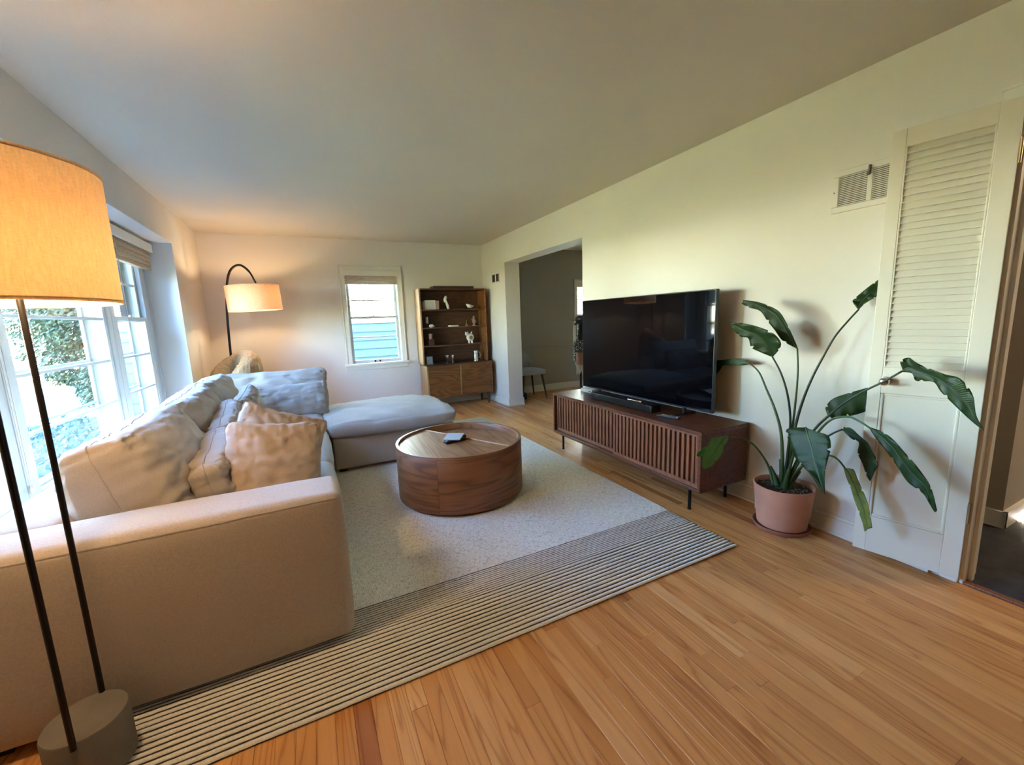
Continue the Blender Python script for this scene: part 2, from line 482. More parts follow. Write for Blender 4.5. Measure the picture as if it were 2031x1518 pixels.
def soft_box(name, p0, p1, m, parent=None, bev=0.03, puff=0.0, seg=5, wr=0.0, wscale=6.0, seed=0.0, cuts=14, loc=None):
    """upholstered block: rounded edges, slight crown and creases"""
    bm = bmesh.new(); bx(bm, *p0, *p1)
    bmesh.ops.bevel(bm, geom=list(bm.edges), offset=bev, segments=seg, profile=0.5, affect='EDGES', clamp_overlap=True)
    cx = [(a+b)/2 for a, b in zip(p0, p1)]; hx = [(b-a)/2 for a, b in zip(p0, p1)]
    if puff or wr:
        big = [e for e in bm.edges if e.calc_length() > 0.12]
        bmesh.ops.subdivide_edges(bm, edges=big, cuts=cuts, use_grid_fill=True)
        bm.normal_update()
        for v in bm.verts:
            u = [(v.co[i]-cx[i])/hx[i] for i in range(3)]
            n = v.normal.copy()
            k = max(range(3), key=lambda i: abs(n[i]))
            o = [i for i in range(3) if i != k]
            f = max(0, (1-u[o[0]]**2))*max(0, (1-u[o[1]]**2))
            d = puff*f**0.6
            if wr:
                q = v.co*wscale
                e = max(abs(u[o[0]]), abs(u[o[1]]))
                d += wr*noise.noise(Vector((q.x+seed, q.y*1.0, q.z*1.3)))*(0.4+0.6*e)
                d += 0.5*wr*noise.noise(Vector((q.x*3+seed, q.y*3.0, q.z*3)))*e*e
            v.co += n*d
    return bm_obj(name, bm, m, parent, 180, None, loc)
def empty(name, loc, rz=0.0):
    o = bpy.data.objects.new(name, None); C.objects.link(o)
    o.location = loc; o.rotation_euler = (0, 0, rz); o.empty_display_size = 0.1
    return o
def tag(o, label=None, cat=None, group=None, kind=None):
    if label: o['label'] = label
    if cat: o['category'] = cat
    if group: o['group'] = group
    if kind: o['kind'] = kind
    return o
def thing(name, label, cat, loc=(0, 0, 0), rz=0.0, group=None):
    return tag(empty(name, loc, rz), label, cat, group)
def struct(o): o['kind'] = 'structure'; return o

# ================================================================== ROOM
XL, XR, YF, CH = -1.0765, 2.592, 6.2375, 2.44
XW = -1.30                       # plane of the bay window sashes
YB = -5.5                        # wall behind the camera
OP0, OP1, OPZ = 3.564, 5.406, 2.073
RB0, RB1, RBZ0, RBZ1 = 1.78, 5.11, 0.42, 2.115

def boxes(name, lst, m, bevel=None, parent=None):
    bm = bmesh.new()
    for a in lst: bx(bm, *a)
    return bm_obj(name, bm, m, parent, None, bevel)

struct(boxes('wall_left', [(XL-.15, YB, -.05, XL, RB0, CH), (XL-.15, RB1, -.05, XL, YF, CH),
                           (XL-.15, RB0, RBZ1, XL, RB1, CH), (XL-.15, RB0, -.05, XL, RB1, RBZ0),
                           (-1.46, RB0-.15, RBZ1, XL-.15, RB1+.15, RBZ1+.12), (-1.46, RB0-.15, RBZ0-.10, XL-.15, RB1+.15, RBZ0),
                           (-1.46, RB0-.15, RBZ0, XL-.15, RB0, RBZ1), (-1.46, RB1, RBZ0, XL-.15, RB1+.15, RBZ1)], M['wall']))
struct(boxes('wall_right', [(XR, .715, -.05, XR+.15, 3.0, CH), (XR, 3.0, -.05, 2.822, OP0, CH),
                            (XR, OP0, OPZ, 2.822, OP1, CH), (XR, OP1, -.05, 2.822, YF, CH),
                            (XR, -.25, 2.06, XR+.15, .715, CH), (XR, YB, -.05, XR+.15, -.25, CH)], M['wall']))
W2 = (.545, 1.235, .725, 2.02)    # far window opening x0 x1 z0 z1
W3 = (4.42, 5.20, .75, 1.86)      # dining window
struct(boxes('wall_far', [(-1.3, YF, -.05, W2[0], YF+.16, CH), (W2[1], YF, -.05, 2.822, YF+.16, CH),
                          (W2[0], YF, -.05, W2[1], YF+.16, W2[2]), (W2[0], YF, W2[3], W2[1], YF+.16, CH)], M['wall']))
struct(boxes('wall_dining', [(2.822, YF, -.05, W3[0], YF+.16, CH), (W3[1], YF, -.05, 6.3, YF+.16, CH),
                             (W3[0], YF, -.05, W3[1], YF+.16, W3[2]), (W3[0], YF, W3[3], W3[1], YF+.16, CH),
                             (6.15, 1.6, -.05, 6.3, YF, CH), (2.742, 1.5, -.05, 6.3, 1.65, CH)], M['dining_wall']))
struct(box('wall_back', (XL-.15, YB-.15, -.05), (XR+.15, YB, CH), M['wall']))
struct(boxes('ceiling', [(-1.3, YB-.15, CH, 2.742, YF+.16, CH+.06), (2.742, -1.45, CH, 6.45, YF+.16, CH+.06)], M['ceil']))
struct(boxes('roof', [(-2.0, -6.2, 2.62, 3.1, 6.95, 2.78), (3.1, -1.75, 2.62, 7.0, 6.95, 2.78)], M['roof']))
# hall beyond the near doorway
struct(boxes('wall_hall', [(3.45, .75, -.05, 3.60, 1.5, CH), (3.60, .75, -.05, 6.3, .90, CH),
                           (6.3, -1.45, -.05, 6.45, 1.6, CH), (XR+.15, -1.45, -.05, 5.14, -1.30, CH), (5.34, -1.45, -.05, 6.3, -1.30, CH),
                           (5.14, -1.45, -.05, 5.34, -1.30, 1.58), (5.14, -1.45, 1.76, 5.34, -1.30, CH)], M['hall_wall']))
struct(boxes('baseboard_hall', [(3.43, .73, 0, 3.45, 1.5, .10), (3.43, .73, 0, 6.3, .75, .10)], M['trim']))
carpet = boxes('floor_carpet', [(2.615, -1.30, -.03, 6.3, 1.5, .004)], M['carpet']); struct(carpet)
struct(boxes('trim_1', [(2.598, -.25, -.01, 2.632, .66, .006)], M['slat'], bevel=.003))

# --- strip floor: every board that shows large is a board of its own
sub = boxes('floor', [(XL, YB, -.05, 2.60, YF, -.019), (2.60, 1.65, -.05, 6.15, YF, -.019)], M['oak_under'])
struct(sub)
def to_px(p):
    d = Vector(p) - CAM_P
    z = d.dot(_f)
    if z < .05: return None
    return (1015.5 + 816.08*d.dot(_r2)/z, 759 - 816.08*d.dot(_u2)/z)
PW = 0.0572
boards = []
nrow = 0
x = XL + .004
while x < 6.14:
    y = (YB if x < 2.59 else 1.66) - rnd.random()*1.2
    yend = YF - .005
    while y < yend:
        ln = rnd.uniform(.5, 1.9)
        y0, y1 = max(y, YB if x < 2.59 else 1.66), min(y+ln, yend)
        x1 = min(x+PW, 2.60) if x < 2.595 else min(x+PW, 6.148)
        if y1-y0 > .02 and x1 - x > .004:
            boards.append((x, x1, y0, y1, min(1, max(0, rnd.gauss(.5, .26)))))
        y += ln
    x += PW
    if 2.57 < x < 2.60: x = 2.60
def seen_area(b):
    a = 0.0; n = 0
    for i in range(7):
        yy = b[2]+(b[3]-b[2])*(i+.5)/7
        q = to_px((b[0]+PW/2, yy, 0))
        if q is None or not (-5 < q[0] < 2036 and 300 < q[1] < 1523): continue
        if -.72 < b[0] < 1.97 and 1.36 < yy < 4.95: continue          # under the rug
        if b[0] < .08 and 1.7 < yy: continue                           # under the sofa
        if b[0] > 2.6 and yy < 4.3: continue                            # behind the TV wall
        if b[0] > 2.13 and 1.7 < yy < 3.4: continue                     # under the console
        dist = (Vector((b[0], yy, 0))-CAM_P).length
        a += PW*(b[3]-b[2])/7/dist**3
    return a
ranked = sorted(((seen_area(b), b) for b in boards), key=lambda t: -t[0])
def board_mesh(bm, tones, b):
    x0, x1, y0, y1, t = b
    g, c = .0003, .0011
    vs = [bm.verts.new(p) for p in ((x0+g, y0+g, -.019), (x1-g, y0+g, -.019), (x1-g, y1-g, -.019), (x0+g, y1-g, -.019),
                                    (x0+g, y0+g, -c), (x1-g, y0+g, -c), (x1-g, y1-g, -c), (x0+g, y1-g, -c),
                                    (x0+g+c, y0+g+c, 0), (x1-g-c, y0+g+c, 0), (x1-g-c, y1-g-c, 0), (x0+g+c, y1-g-c, 0))]
    for q in ((0, 1, 5, 4), (1, 2, 6, 5), (2, 3, 7, 6), (3, 0, 4, 7), (4, 5, 9, 8), (5, 6, 10, 9), (6, 7, 11, 10), (7, 4, 8, 11), (8, 9, 10, 11), (3, 2, 1, 0)):
        bm.faces.new([vs[i] for i in q]); tones.append(t)
def board_obj(name, lst):
    bm = bmesh.new(); tones = []
    for b in lst: board_mesh(bm, tones, b)
    me = bpy.data.meshes.new(name); bm.to_mesh(me); bm.free()
    at = me.attributes.new('tone', 'FLOAT', 'FACE'); at.data.foreach_set('value', tones)
    return link(name, me, M['floor'], sub)
NB = sum(1 for a, b in ranked if a > 1e-9)
NB = min(NB, 296)
for a, b in ranked[:NB]: board_obj('plank', [b])
board_obj('plank_rows', [b for a, b in ranked[NB:]])['kind'] = 'stuff'

# --- baseboards and trim
def baseboard(name, segs, m='trim'):
    """segs: (x0,y0,x1,y1, inward normal)"""
    bm = bmesh.new()
    for (x0, y0, x1, y1, nx, ny) in segs:
        for (t, z0, z1) in ((.014, 0, .095), (.011, .095, .112), (.024, 0, .018)):
            bx(bm, min(x0, x1, x0+nx*t, x1+nx*t), min(y0, y1, y0+ny*t, y1+ny*t), z0,
               max(x0, x1, x0+nx*t, x1+nx*t), max(y0, y1, y0+ny*t, y1+ny*t), z1)
    return struct(bm_obj(name, bm, M[m], None, None, .003))
baseboard('baseboard_far', [(XL, YF, XR, YF, 0, -1)])
baseboard('baseboard_right', [(XR, .76, XR, OP0, -1, 0), (XR, OP1, XR, YF, -1, 0), (XR-.014, OP1, 2.836, OP1, 0, -1)])
baseboard('baseboard_left', [(XL, YB, XL, YF, 1, 0)])
baseboard('baseboard_dining', [(2.822, YF, 6.15, YF, 0, -1), (2.822, OP1, 2.822, YF, 1, 0)])
struct(boxes('trim_2', [(2.822, YF-.02, .785, 6.15, YF, .815), (2.822, YF-.012, .775, 6.15, YF, .785)], M['dining_wall'], bevel=.004))

# --- near doorway casing
tr = boxes('trim_3', [(2.580, .665, 0, XR, .725, 2.116), (2.580, -.31, 2.056, XR, .665, 2.116), (2.576, -.31, 2.106, XR, .732, 2.120),
                      (2.580, -.31, 0, XR, -.25, 2.056)], M['trim'], bevel=.004); struct(tr)
box('jamb', (XR, .650, 0), (XR+.15, .666, 2.056), M['trim'], tr)
box('jamb', (XR, -.25, 0), (XR+.15, -.235, 2.056), M['trim'], tr)
box('jamb', (XR, -.25, 2.045), (XR+.15, .66, 2.06), M['trim'], tr)
box('stop', (XR+.05, .636, 0), (XR+.085, .651, 2.05), M['trim'], tr, bevel=.002)

# --- windows
def sash(parent, name, ax, plane, a0, a1, z0, z1, bars, depth=.032, st=.038, top=.04, bot=.045, m='sash', glass=True, into=1):
    """ax 'x': the sash lies in the plane x = plane and runs along y; ax 'y': plane y, runs along x."""
    def B(bm, p0, p1, u0, u1, w0, w1):
        if ax == 'x': bx(bm, p0, u0, w0, p1, u1, w1)
        else: bx(bm, u0, p0, w0, u1, p1, w1)
    lo, hi = plane-depth/2, plane+depth/2
    bm = bmesh.new()
    B(bm, lo, hi, a0, a0+st, z0, z1); B(bm, lo, hi, a1-st, a1, z0, z1)
    B(bm, lo, hi, a0+st, a1-st, z1-top, z1); B(bm, lo, hi, a0+st, a1-st, z0, z0+bot)
    s = bm_obj(name, bm, M[m], parent, None, .003)
    for z in bars:
        bm = bmesh.new(); B(bm, lo+.004, hi-.004, a0+st, a1-st, z-.009, z+.009)
        bm_obj('muntin', bm, M[m], s, None, .003)
    if glass:
        zs = [z0+bot] + list(bars) + [z1-top]
        for q0, q1 in zip(zs, zs[1:]):
            bm = bmesh.new(); B(bm, plane-.0015, plane+.0015, a0+st-.005, a1-st+.005, q0, q1)
            bm_obj('pane', bm, M['glass'], s)
    return s
def bay(name, y0, y1, kind):
    z0, z1 = .45, 2.02
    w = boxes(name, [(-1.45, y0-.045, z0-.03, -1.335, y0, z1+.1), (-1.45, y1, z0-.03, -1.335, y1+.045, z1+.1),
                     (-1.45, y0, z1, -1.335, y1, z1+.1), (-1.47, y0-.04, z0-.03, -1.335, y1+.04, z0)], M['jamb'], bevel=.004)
    struct(w)
    if kind == 'fixed':
        sash(w, 'sash', 'x', XW-.018, y0, y1, z0, z1, [.787, 1.085, 1.385, 1.683])
    else:
        sash(w, 'lower_sash', 'x', XW-.018, y0, y1, z0, 1.41, [.80, 1.088], top=.032)
        up = sash(w, 'upper_sash', 'x', XW-.052, y0, y1, 1.375, z1, [1.689], bot=.035)
        bm = bmesh.new(); cyl(bm, (XW-.01, (y0+y1)/2, 1.41), (XW-.01, (y0+y1)/2, 1.425), .014, .011, 12)
        bx(bm, XW-.016, (y0+y1)/2-.03, 1.418, XW-.004, (y0+y1)/2+.012, 1.426)
        bm_obj('sash_lock', bm, M['nickel'], w, 40)
        if kind == 'far':
            box('storm_channel', (-1.445, y1-.10, 1.42), (-1.405, y1-.045, 2.0), M['black_metal'], w)
    # outer storm window
    sash(w, 'storm_frame', 'x', -1.432, y0, y1, z0, z1, [.80, 1.10] if kind != 'fixed' else [.79, 1.09, 1.39], depth=.018, st=.024, top=.026, bot=.03, glass=False)
    return w
bay('window_1', 1.97, 2.69, 'near')
bay('window_2', 2.85, 4.035, 'fixed')
bay('window_3', 4.20, 4.895, 'far')
# bay wall round the three windows, with the flat posts between them
struct(boxes('wall_bay', [(-1.455, RB0, RBZ0, -1.335, 1.925, RBZ1), (-1.455, 2.735, RBZ0, -1.335, 2.805, RBZ1), (-1.455, 4.08, RBZ0, -1.335, 4.155, RBZ1),
                          (-1.455, 4.94, RBZ0, -1.335, RB1, RBZ1)], M['sash']))
cas = boxes('trim_4', [(-1.335, 4.042, RBZ0, -1.296, 4.115, RBZ1), (-1.335, 4.12, RBZ0, -1.296, 4.193, RBZ1),
                       (-1.335, 2.697, RBZ0, -1.296, 2.768, RBZ1), (-1.335, 2.773, RBZ0, -1.296, 2.843, RBZ1),
                       (-1.335, 4.90, RBZ0, -1.300, 5.03, RBZ1), (-1.335, 5.03, RBZ0, -1.290, 5.05, RBZ1),
                       (-1.335, 1.84, RBZ0, -1.300, 1.965, RBZ1), (-1.335, RB0, 2.02, -1.30, RB1, RBZ1)], M['sash'], bevel=.004)
struct(cas)
struct(boxes('trim_5', [(-1.34, RB0, RBZ0, -1.20, RB1, RBZ0+.025)], M['sash'], bevel=.004))

def blind(name, label, ax, plane, a0, a1, ztop, zbot, out):
    """rolled-up woven blind under a flat valance; out: direction into the room"""
    t = thing(name, label, 'blind', ((plane, (a0+a1)/2, zbot) if ax == 'x' else ((a0+a1)/2, plane, zbot)))
    def B(bm, d0, d1, u0, u1, w0, w1):
        p, q = sorted((plane+out*d0, plane+out*d1))
        if ax == 'x': bx(bm, p, u0, w0, q, u1, w1)
        else: bx(bm, u0, p, w0, u1, q, w1)
    bm = bmesh.new(); B(bm, .06, .078, a0, a1, ztop-.075, ztop); B(bm, .0, .06, a0, a0+.012, ztop-.075, ztop); B(bm, 0, .06, a1-.012, a1, ztop-.075, ztop)
    B(bm, .0, .06, a0, a1, ztop-.01, ztop)
    bm_obj('valance', bm, M['trim'], t, None, .003)
    n = max(4, int((ztop-.02-zbot)/.0125)); h = (ztop-.018-zbot)/n
    for i in range(n):
        bm = bmesh.new(); z = zbot+i*h; d = .010*(i % 3)
        B(bm, .012+d*.5, .05-d*.4, a0+.015, a1-.015, z+.001, z+h-.001)
        bm_obj('slat', bm, M['bamboo'], t)
    bm = bmesh.new()
    for u in (a0+(a1-a0)*.08,):
        for k in (0, .012):
            if ax == 'x': tube(bm, [(plane+out*.07, u+k, ztop-.05), (plane+out*.068, u+k, zbot-.4), (plane+out*.072, u+k*.3, zbot-.62)], .0014, 5)
            else: tube(bm, [(u+k, plane+out*.05, ztop-.05), (u+k, plane+out*.048, zbot-.3), (u+k*.3, plane+out*.05, zbot-.45)], .0014, 5)
    bm_obj('cord', bm, M['cream_paper'], t)
    return t
blind('window_blind', 'raised woven bamboo blind under white valance at far end of bay window', 'x', -1.295, 4.13, 5.06, 2.085, 1.845, 1)
blind('window_blind', 'raised woven bamboo blind over the wide middle pane of bay window', 'x', -1.295, 2.80, 4.09, 2.085, 1.845, 1)
blind('window_blind', 'raised woven bamboo blind at the near end of bay window, behind big lamp shade', 'x', -1.295, 1.86, 2.76, 2.085, 1.845, 1)

# long pull cord with tassel on the post of the bay
pc = thing('blind_cord', 'long white pull cord with small tassels hanging on window post behind near lamp', 'cord', (-1.288, 2.775, .50))
bm = bmesh.new()
tube(bm, smooth_pts([(-1.286, 2.762, 2.0), (-1.286, 2.764, 1.2), (-1.286, 2.768, .62), (-1.285, 2.775, .545)], 4), .0022, 5)
tube(bm, smooth_pts([(-1.286, 2.788, 2.0), (-1.286, 2.787, 1.2), (-1.286, 2.783, .62), (-1.285, 2.778, .545)], 4), .0022, 5)
bm_obj('cord', bm, M['trim'], pc)
for dy, zz in ((-.006, .53), (.010, .54)):
    bm = bmesh.new(); lathe(bm, [(0, .02), (.005, .016), (.0075, 0), (.006, -.012), (0, -.014)], (-1.285, 2.778+dy, zz), 10)
    bm_obj('tassel', bm, M['trim'], pc, 60)

def wall_window(name, W, y, outer, has_blind):
    x0, x1, z0, z1 = W
    w = boxes(name, [(x0-.02, y+.012, z0-.02, x0, y+.16, z1+.02), (x1, y+.012, z0-.02, x1+.02, y+.16, z1+.02),
                     (x0, y+.012, z1, x1, y+.16, z1+.02), (x0, y+.012, z0-.02, x1, y+.17, z0)], M['trim']); struct(w)
    cw = .078
    cz = boxes('casing', [(x0-cw, y-.016, z0, x0-.004, y, z1+cw), (x1+.004, y-.016, z0, x1+cw, y, z1+cw), (x0-.004, y-.016, z1+.004, x1+.004, y, z1+cw),
                          (x0-cw, y-.026, z0, x0-cw+.016, y, z1+cw), (x1+cw-.016, y-.026, z0, x1+cw, y, z1+cw), (x0-cw, y-.026, z1+cw-.016, x1+cw, y, z1+cw)], M['trim'], .003, w)
    box('stool', (x0-cw-.03, y-.05, z0-.03), (x1+cw+.03, y+.03, z0), M['trim'], w, .005)
    box('apron', (x0-cw, y-.014, z0-.095), (x1+cw, y, z0-.03), M['trim'], w, .004)
    mid = z0 + (z1-z0)*.50
    mz = 1.375 if outer else 1.31
    sash(w, 'lower_sash', 'y', y+.055, x0, x1, z0, mz+.018, [(z0+.045+mz-.015)/2+.03], top=.033)
    sash(w, 'upper_sash', 'y', y+.09, x0, x1, mz-.018, z1, [mz+(z1-mz)*.49-.075] if outer else [1.53, 1.585], bot=.033)
    bm = bmesh.new(); cyl(bm, ((x0+x1)/2, y+.05, mz+.018), ((x0+x1)/2, y+.05, mz+.036), .018, .012, 12); bx(bm, (x0+x1)/2-.04, y+.045, mz+.02, (x0+x1)/2+.02, y+.055, mz+.03)
    bm_obj('sash_lock', bm, M['nickel'], w, 40)
    for dx in (-.035, .035):
        bm = bmesh.new(); bx(bm, (x0+x1)/2+dx-.011, y+.018, z0+.008, (x0+x1)/2+dx+.011, y+.04, z0+.034)
        bm_obj('sash_lift', bm, M['black_metal'], w, None, .003)
    return w
wall_window('window_4', W2, YF, True, True)
wall_window('window_5', W3, YF, False, True)
blind('window_blind', 'raised woven blind with flat white valance in window on far wall', 'y', YF+.03, .515, 1.265, 2.025, 1.835, -1)
blind('window_blind', 'dark raised blind at top of dining room window', 'y', YF+.03, 4.40, 5.22, 1.9, 1.80, -1)
# vertical glazing bar of the dining window
box('glazing_bar', (4.62, YF+.08, 1.30), (4.632, YF+.10, 1.82), M['trim'], bpy.data.objects['window_5'])
box('glazing_bar', (4.62, YF+.045, .78), (4.632, YF+.065, 1.30), M['trim'], bpy.data.objects['window_5'])

# --- half-louvred door leaf, folded back against the right wall
K = .985
def kq(p): return CAM_P + (Vector(p)-CAM_P)*K
hp, fp = kq((2.597, .667, .01)), kq((2.513, 1.046, .01))
du = (fp-hp); DW = math.hypot(du.x, du.y); du = Vector((du.x, du.y, 0)).normalized()
DM = Matrix.Translation((hp.x, hp.y, 0)) @ Matrix(((du.x, du.y, 0, 0), (du.y, -du.x, 0, 0), (0, 0, 1, 0), (0, 0, 0, 1)))
# local frame: +x from hinge to free edge, +y away from the room, z up
if (DM.to_3x3() @ Vector((0, 1, 0))).x < 0: DM = DM @ Matrix.Diagonal((1, -1, 1, 1))
def kz(z): return 1.2816 + (z-1.2816)*K
DT = .024
Z0, Z1, ZA, ZB, ZC, ZD = kz(.01), kz(2.072), kz(.205), kz(.853), kz(.982), kz(1.992)
SA, SB = .062, DW-.050
door = boxes('door_1', [], M['door'])
def dbox(name, lst, m=M['door'], parent=None, bevel=.002):
    bm = bmesh.new()
    for a in lst: bx(bm, a[0], a[1], a[2], a[3], a[4], a[5], mat=DM)
    return bm_obj(name, bm, m, parent, None, bevel)
C.objects.unlink(door); bpy.data.objects.remove(door)
door = dbox('door_1', [(0, 0, Z0, SA, DT, Z1), (SB, 0, Z0, DW, DT, Z1)]); struct(door)
dbox('top_rail', [(SA, .0005, ZD, SB, DT, Z1)], parent=door)
dbox('lock_rail', [(SA, .0005, ZB, SB, DT, ZC)], parent=door)
dbox('bottom_rail', [(SA, .0005, Z0, SB, DT, ZA)], parent=door)
dbox('panel', [(SA-.004, .010, ZA-.004, SB+.004, .016, ZB+.004)], parent=door)
dbox('panel_moulding', [(SA, .002, ZA, SA+.012, .012, ZB), (SB-.012, .002, ZA, SB, .012, ZB), (SA+.012, .002, ZA, SB-.012, .012, ZA+.012), (SA+.012, .002, ZB-.012, SB-.012, .012, ZB)], parent=door, bevel=.004)
dbox('louvre_bead', [(SA, .001, ZC, SA+.007, .008, ZD), (SB-.007, .001, ZC, SB, .008, ZD)], parent=door)
NS = 33
pitch = (ZD-ZC)/NS
sl = None
for i in range(NS):
    z = ZC + (i+.5)*pitch
    if sl is None:
        bm = bmesh.new()
        A = Matrix.Rotation(math.radians(58), 4, 'X')
        bx(bm, SA-.002, -.0175, -.003, SB+.002, .0175, .003, mat=DM @ Matrix.Translation((0, .012, z)) @ A)
        sl = bm_obj('slat', bm, M['door'], door, None, .0012)
    else:
        clone(sl, 'slat', (0, 0, z-ZC-.5*pitch), door)
bm = bmesh.new()
kx, kzz = DW-.066, kz(.916)
prof = [(.0, .0), (.021, 0), (.021, .003), (.010, .006), (.008, .016), (.014, .024), (.0205, .034), (.020, .044), (.013, .051), (0, .053)]
lathe(bm, prof, (0, 0, 0), 24)
bmesh.ops.transform(bm, matrix=DM @ Matrix.Translation((kx, 0, kzz)) @ Matrix.Rotation(PI/2, 4, 'X'), verts=bm.verts)
bm_obj('knob', bm, M['nickel'], door, 60)
for z in (kz(1.87), kz(.34)):
    bm = bmesh.new()
    bx(bm, -.004, -.003, z-.045, .001, .016, z+.045, mat=DM)
    p, q = DM @ Vector((-.005, -.004, z-.047)), DM @ Vector((-.005, -.004, z+.047))
    cyl(bm, p, q, .005, n=10)
    for k in (-.016, .016): cyl(bm, DM @ Vector((-.005, -.004, z+k-.001)), DM @ Vector((-.005, -.004, z+k+.001)), .0056, n=10)
    bm_obj('hinge', bm, M['brass'], door, 40)

# --- vents
def vent(name, label, y0, y1, z0, z1, lever, gm):
    t = thing(name, label, 'vent', (XR, (y0+y1)/2, z0))
    fr, ym = .030 if lever else .022, (y0+y1)/2
    hb = .011
    bm = bmesh.new()
    for a in ((y0, z0, y1, z0+fr), (y0, z1-fr, y1, z1), (y0, z0+fr, y0+fr, z1-fr), (y1-fr, z0+fr, y1, z1-fr), (ym-hb, z0+fr, ym+hb, z1-fr)):
        bx(bm, XR-.010, a[0], a[1], XR+.002, a[2], a[3])
    bm_obj('plate', bm, M['wall'], t, None, .003)
    for (a, b) in ((y0+fr, ym-hb), (ym+hb, y1-fr)):
        g = boxes('grille', [(XR-.0012, a, z0+fr, XR-.0006, b, z1-fr)], M['dark'], None, t)
        n = 17 if lever else 10
        h = (z1-z0-2*fr)/n; s0 = None
        for i in range(n):
            if s0 is None:
                bm = bmesh.new()
                bx(bm, -.0030, a, -.0008, .0030, b, .0008, mat=Matrix.Translation((XR-.005, 0, z0+fr+h*.5)) @ Matrix.Rotation(math.radians(40), 4, 'Y'))
                s0 = bm_obj('slat', bm, M[gm], g)
            else: clone(s0, 'slat', (0, 0, i*h), g)
    if lever:
        bm = bmesh.new(); bx(bm, XR-.026, ym-.004, z1-.055, XR-.010, ym+.004, z1-.012); bx(bm, XR-.034, ym-.006, z1-.062, XR-.022, ym+.006, z1-.048)
        bm_obj('lever', bm, M['grille'], t, None, .002)
    else:
        pass
    for yy in (y0+.011, y1-.011):
        bm = bmesh.new(); cyl(bm, (XR-.011, yy, (z0+z1)/2), (XR-.0095, yy, (z0+z1)/2), .004, n=10); bm_obj('screw', bm, M['grille'], t)
    return t
vent('air_vent', 'wide white wall vent with two grilles and lever, half behind louvred door', .985, 1.313, 1.775, 1.985, True, 'trim')
vent('air_vent', 'small wall vent with two dark grilles beside the wide opening', 5.575, 5.862, 1.812, 1.966, False, 'grille')

# ================================================================== RUG
rug = tag(empty('area_rug', (.63, 3.16, 0)), 'large cream and grey woven rug with black striped border under the coffee table', 'rug')
RX0, RX1, RY0, RY1 = -.74, 2.0, 1.348, 4.97
bm = bmesh.new()
def rug_field(bm, y0, y1):
    nx, ny = 70, max(2, int((y1-y0)/.04))
    g = [[bm.verts.new((RX0+(RX1-RX0)*i/nx + (.004*noise.noise(Vector((0, j*.9, 3))) if i in (0, nx) else 0), y0+(y1-y0)*j/ny,
                        .012+.0012*noise.noise(Vector((i*.7, j*.7, 0))))) for i in range(nx+1)] for j in range(ny+1)]
    for j in range(ny):
        for i in range(nx): bm.faces.new((g[j][i], g[j][i+1], g[j+1][i+1], g[j+1][i]))
rug_field(bm, 1.83, RY1-.48)
bm_obj('field', bm, M['rug'], rug, 180)
bm = bmesh.new(); bx(bm, RX0+.004, RY0+.004, .0005, RX1-.004, RY1-.004, .0065)
bm_obj('backing', bm, M['rug_dark'], rug)
def cord(y, w, h, seed, m=M['rug_cord'], nm='cord'):
    """one woven cord of the border, running across the rug"""
    bm = bmesh.new(); nx = 150
    rows = []
    for i in range(nx+1):
        x = RX0+(RX1-RX0)*i/nx
        dy = .0016*noise.noise(Vector((x*6, seed*3.7, 0))) + .0009*noise.noise(Vector((x*60, seed*1.3, 5)))
        ww = w*(.5+.06*noise.noise(Vector((x*70, seed, 9)))); hh = h*(1+.12*noise.noise(Vector((x*45, seed, 2))))
        rows.append([bm.verts.new((x, y+dy-ww, .006)), bm.verts.new((x, y+dy-ww*.86, .006+hh*.62)), bm.verts.new((x, y+dy, .006+hh)),
                     bm.verts.new((x, y+dy+ww*.86, .006+hh*.62)), bm.verts.new((x, y+dy+ww, .006))])
    for a, b in zip(rows, rows[1:]):
        for k in range(4): bm.faces.new((a[k], b[k], b[k+1], a[k+1]))
    bm.faces.new(rows[0]); bm.faces.new(rows[-1][::-1])
    return bm_obj(nm, bm, m, rug, 180)
for s in (0, 1):
    def yy(v): return v if s == 0 else RY0+RY1-v
    n1 = 13; p1 = (1.655-RY0)/n1
    for i in range(n1):
        cord(yy(RY0+(i+.42)*p1), p1*.71, .0078, i+s*40); cord(yy(RY0+(i+.90)*p1), p1*.31, .0060, i+s*40+.5, M['rug_dark'], 'dark_cord')
    n2 = 12; p2 = (1.83-1.655)/n2
    for i in range(n2):
        cord(yy(1.655+(i+.42)*p2), p2*.90, .0066, 20+i+s*40, M['rug'] if i > 8 else M['rug_cord']); cord(yy(1.655+(i+.92)*p2), p2*.13, .0056, 20+i+s*40+.5, M['rug_dark'], 'dark_cord')
# short yarn ends along the two long edges
bm = bmesh.new()
for sx in (RX0, RX1):
    y = 1.83
    while y < RY1-.48:
        d = rnd.uniform(.004, .013)*(1 if sx > 0 else -1); a = rnd.uniform(-.004, .004)
        cyl(bm, (sx-d*.3, y, .008), (sx+d, y+a, rnd.uniform(.002, .010)), .0022, .0012, 5)
        y += rnd.uniform(.010, .022)
e = bm_obj('edge_yarn', bm, M['rug_cord'], rug); e['kind'] = 'stuff'

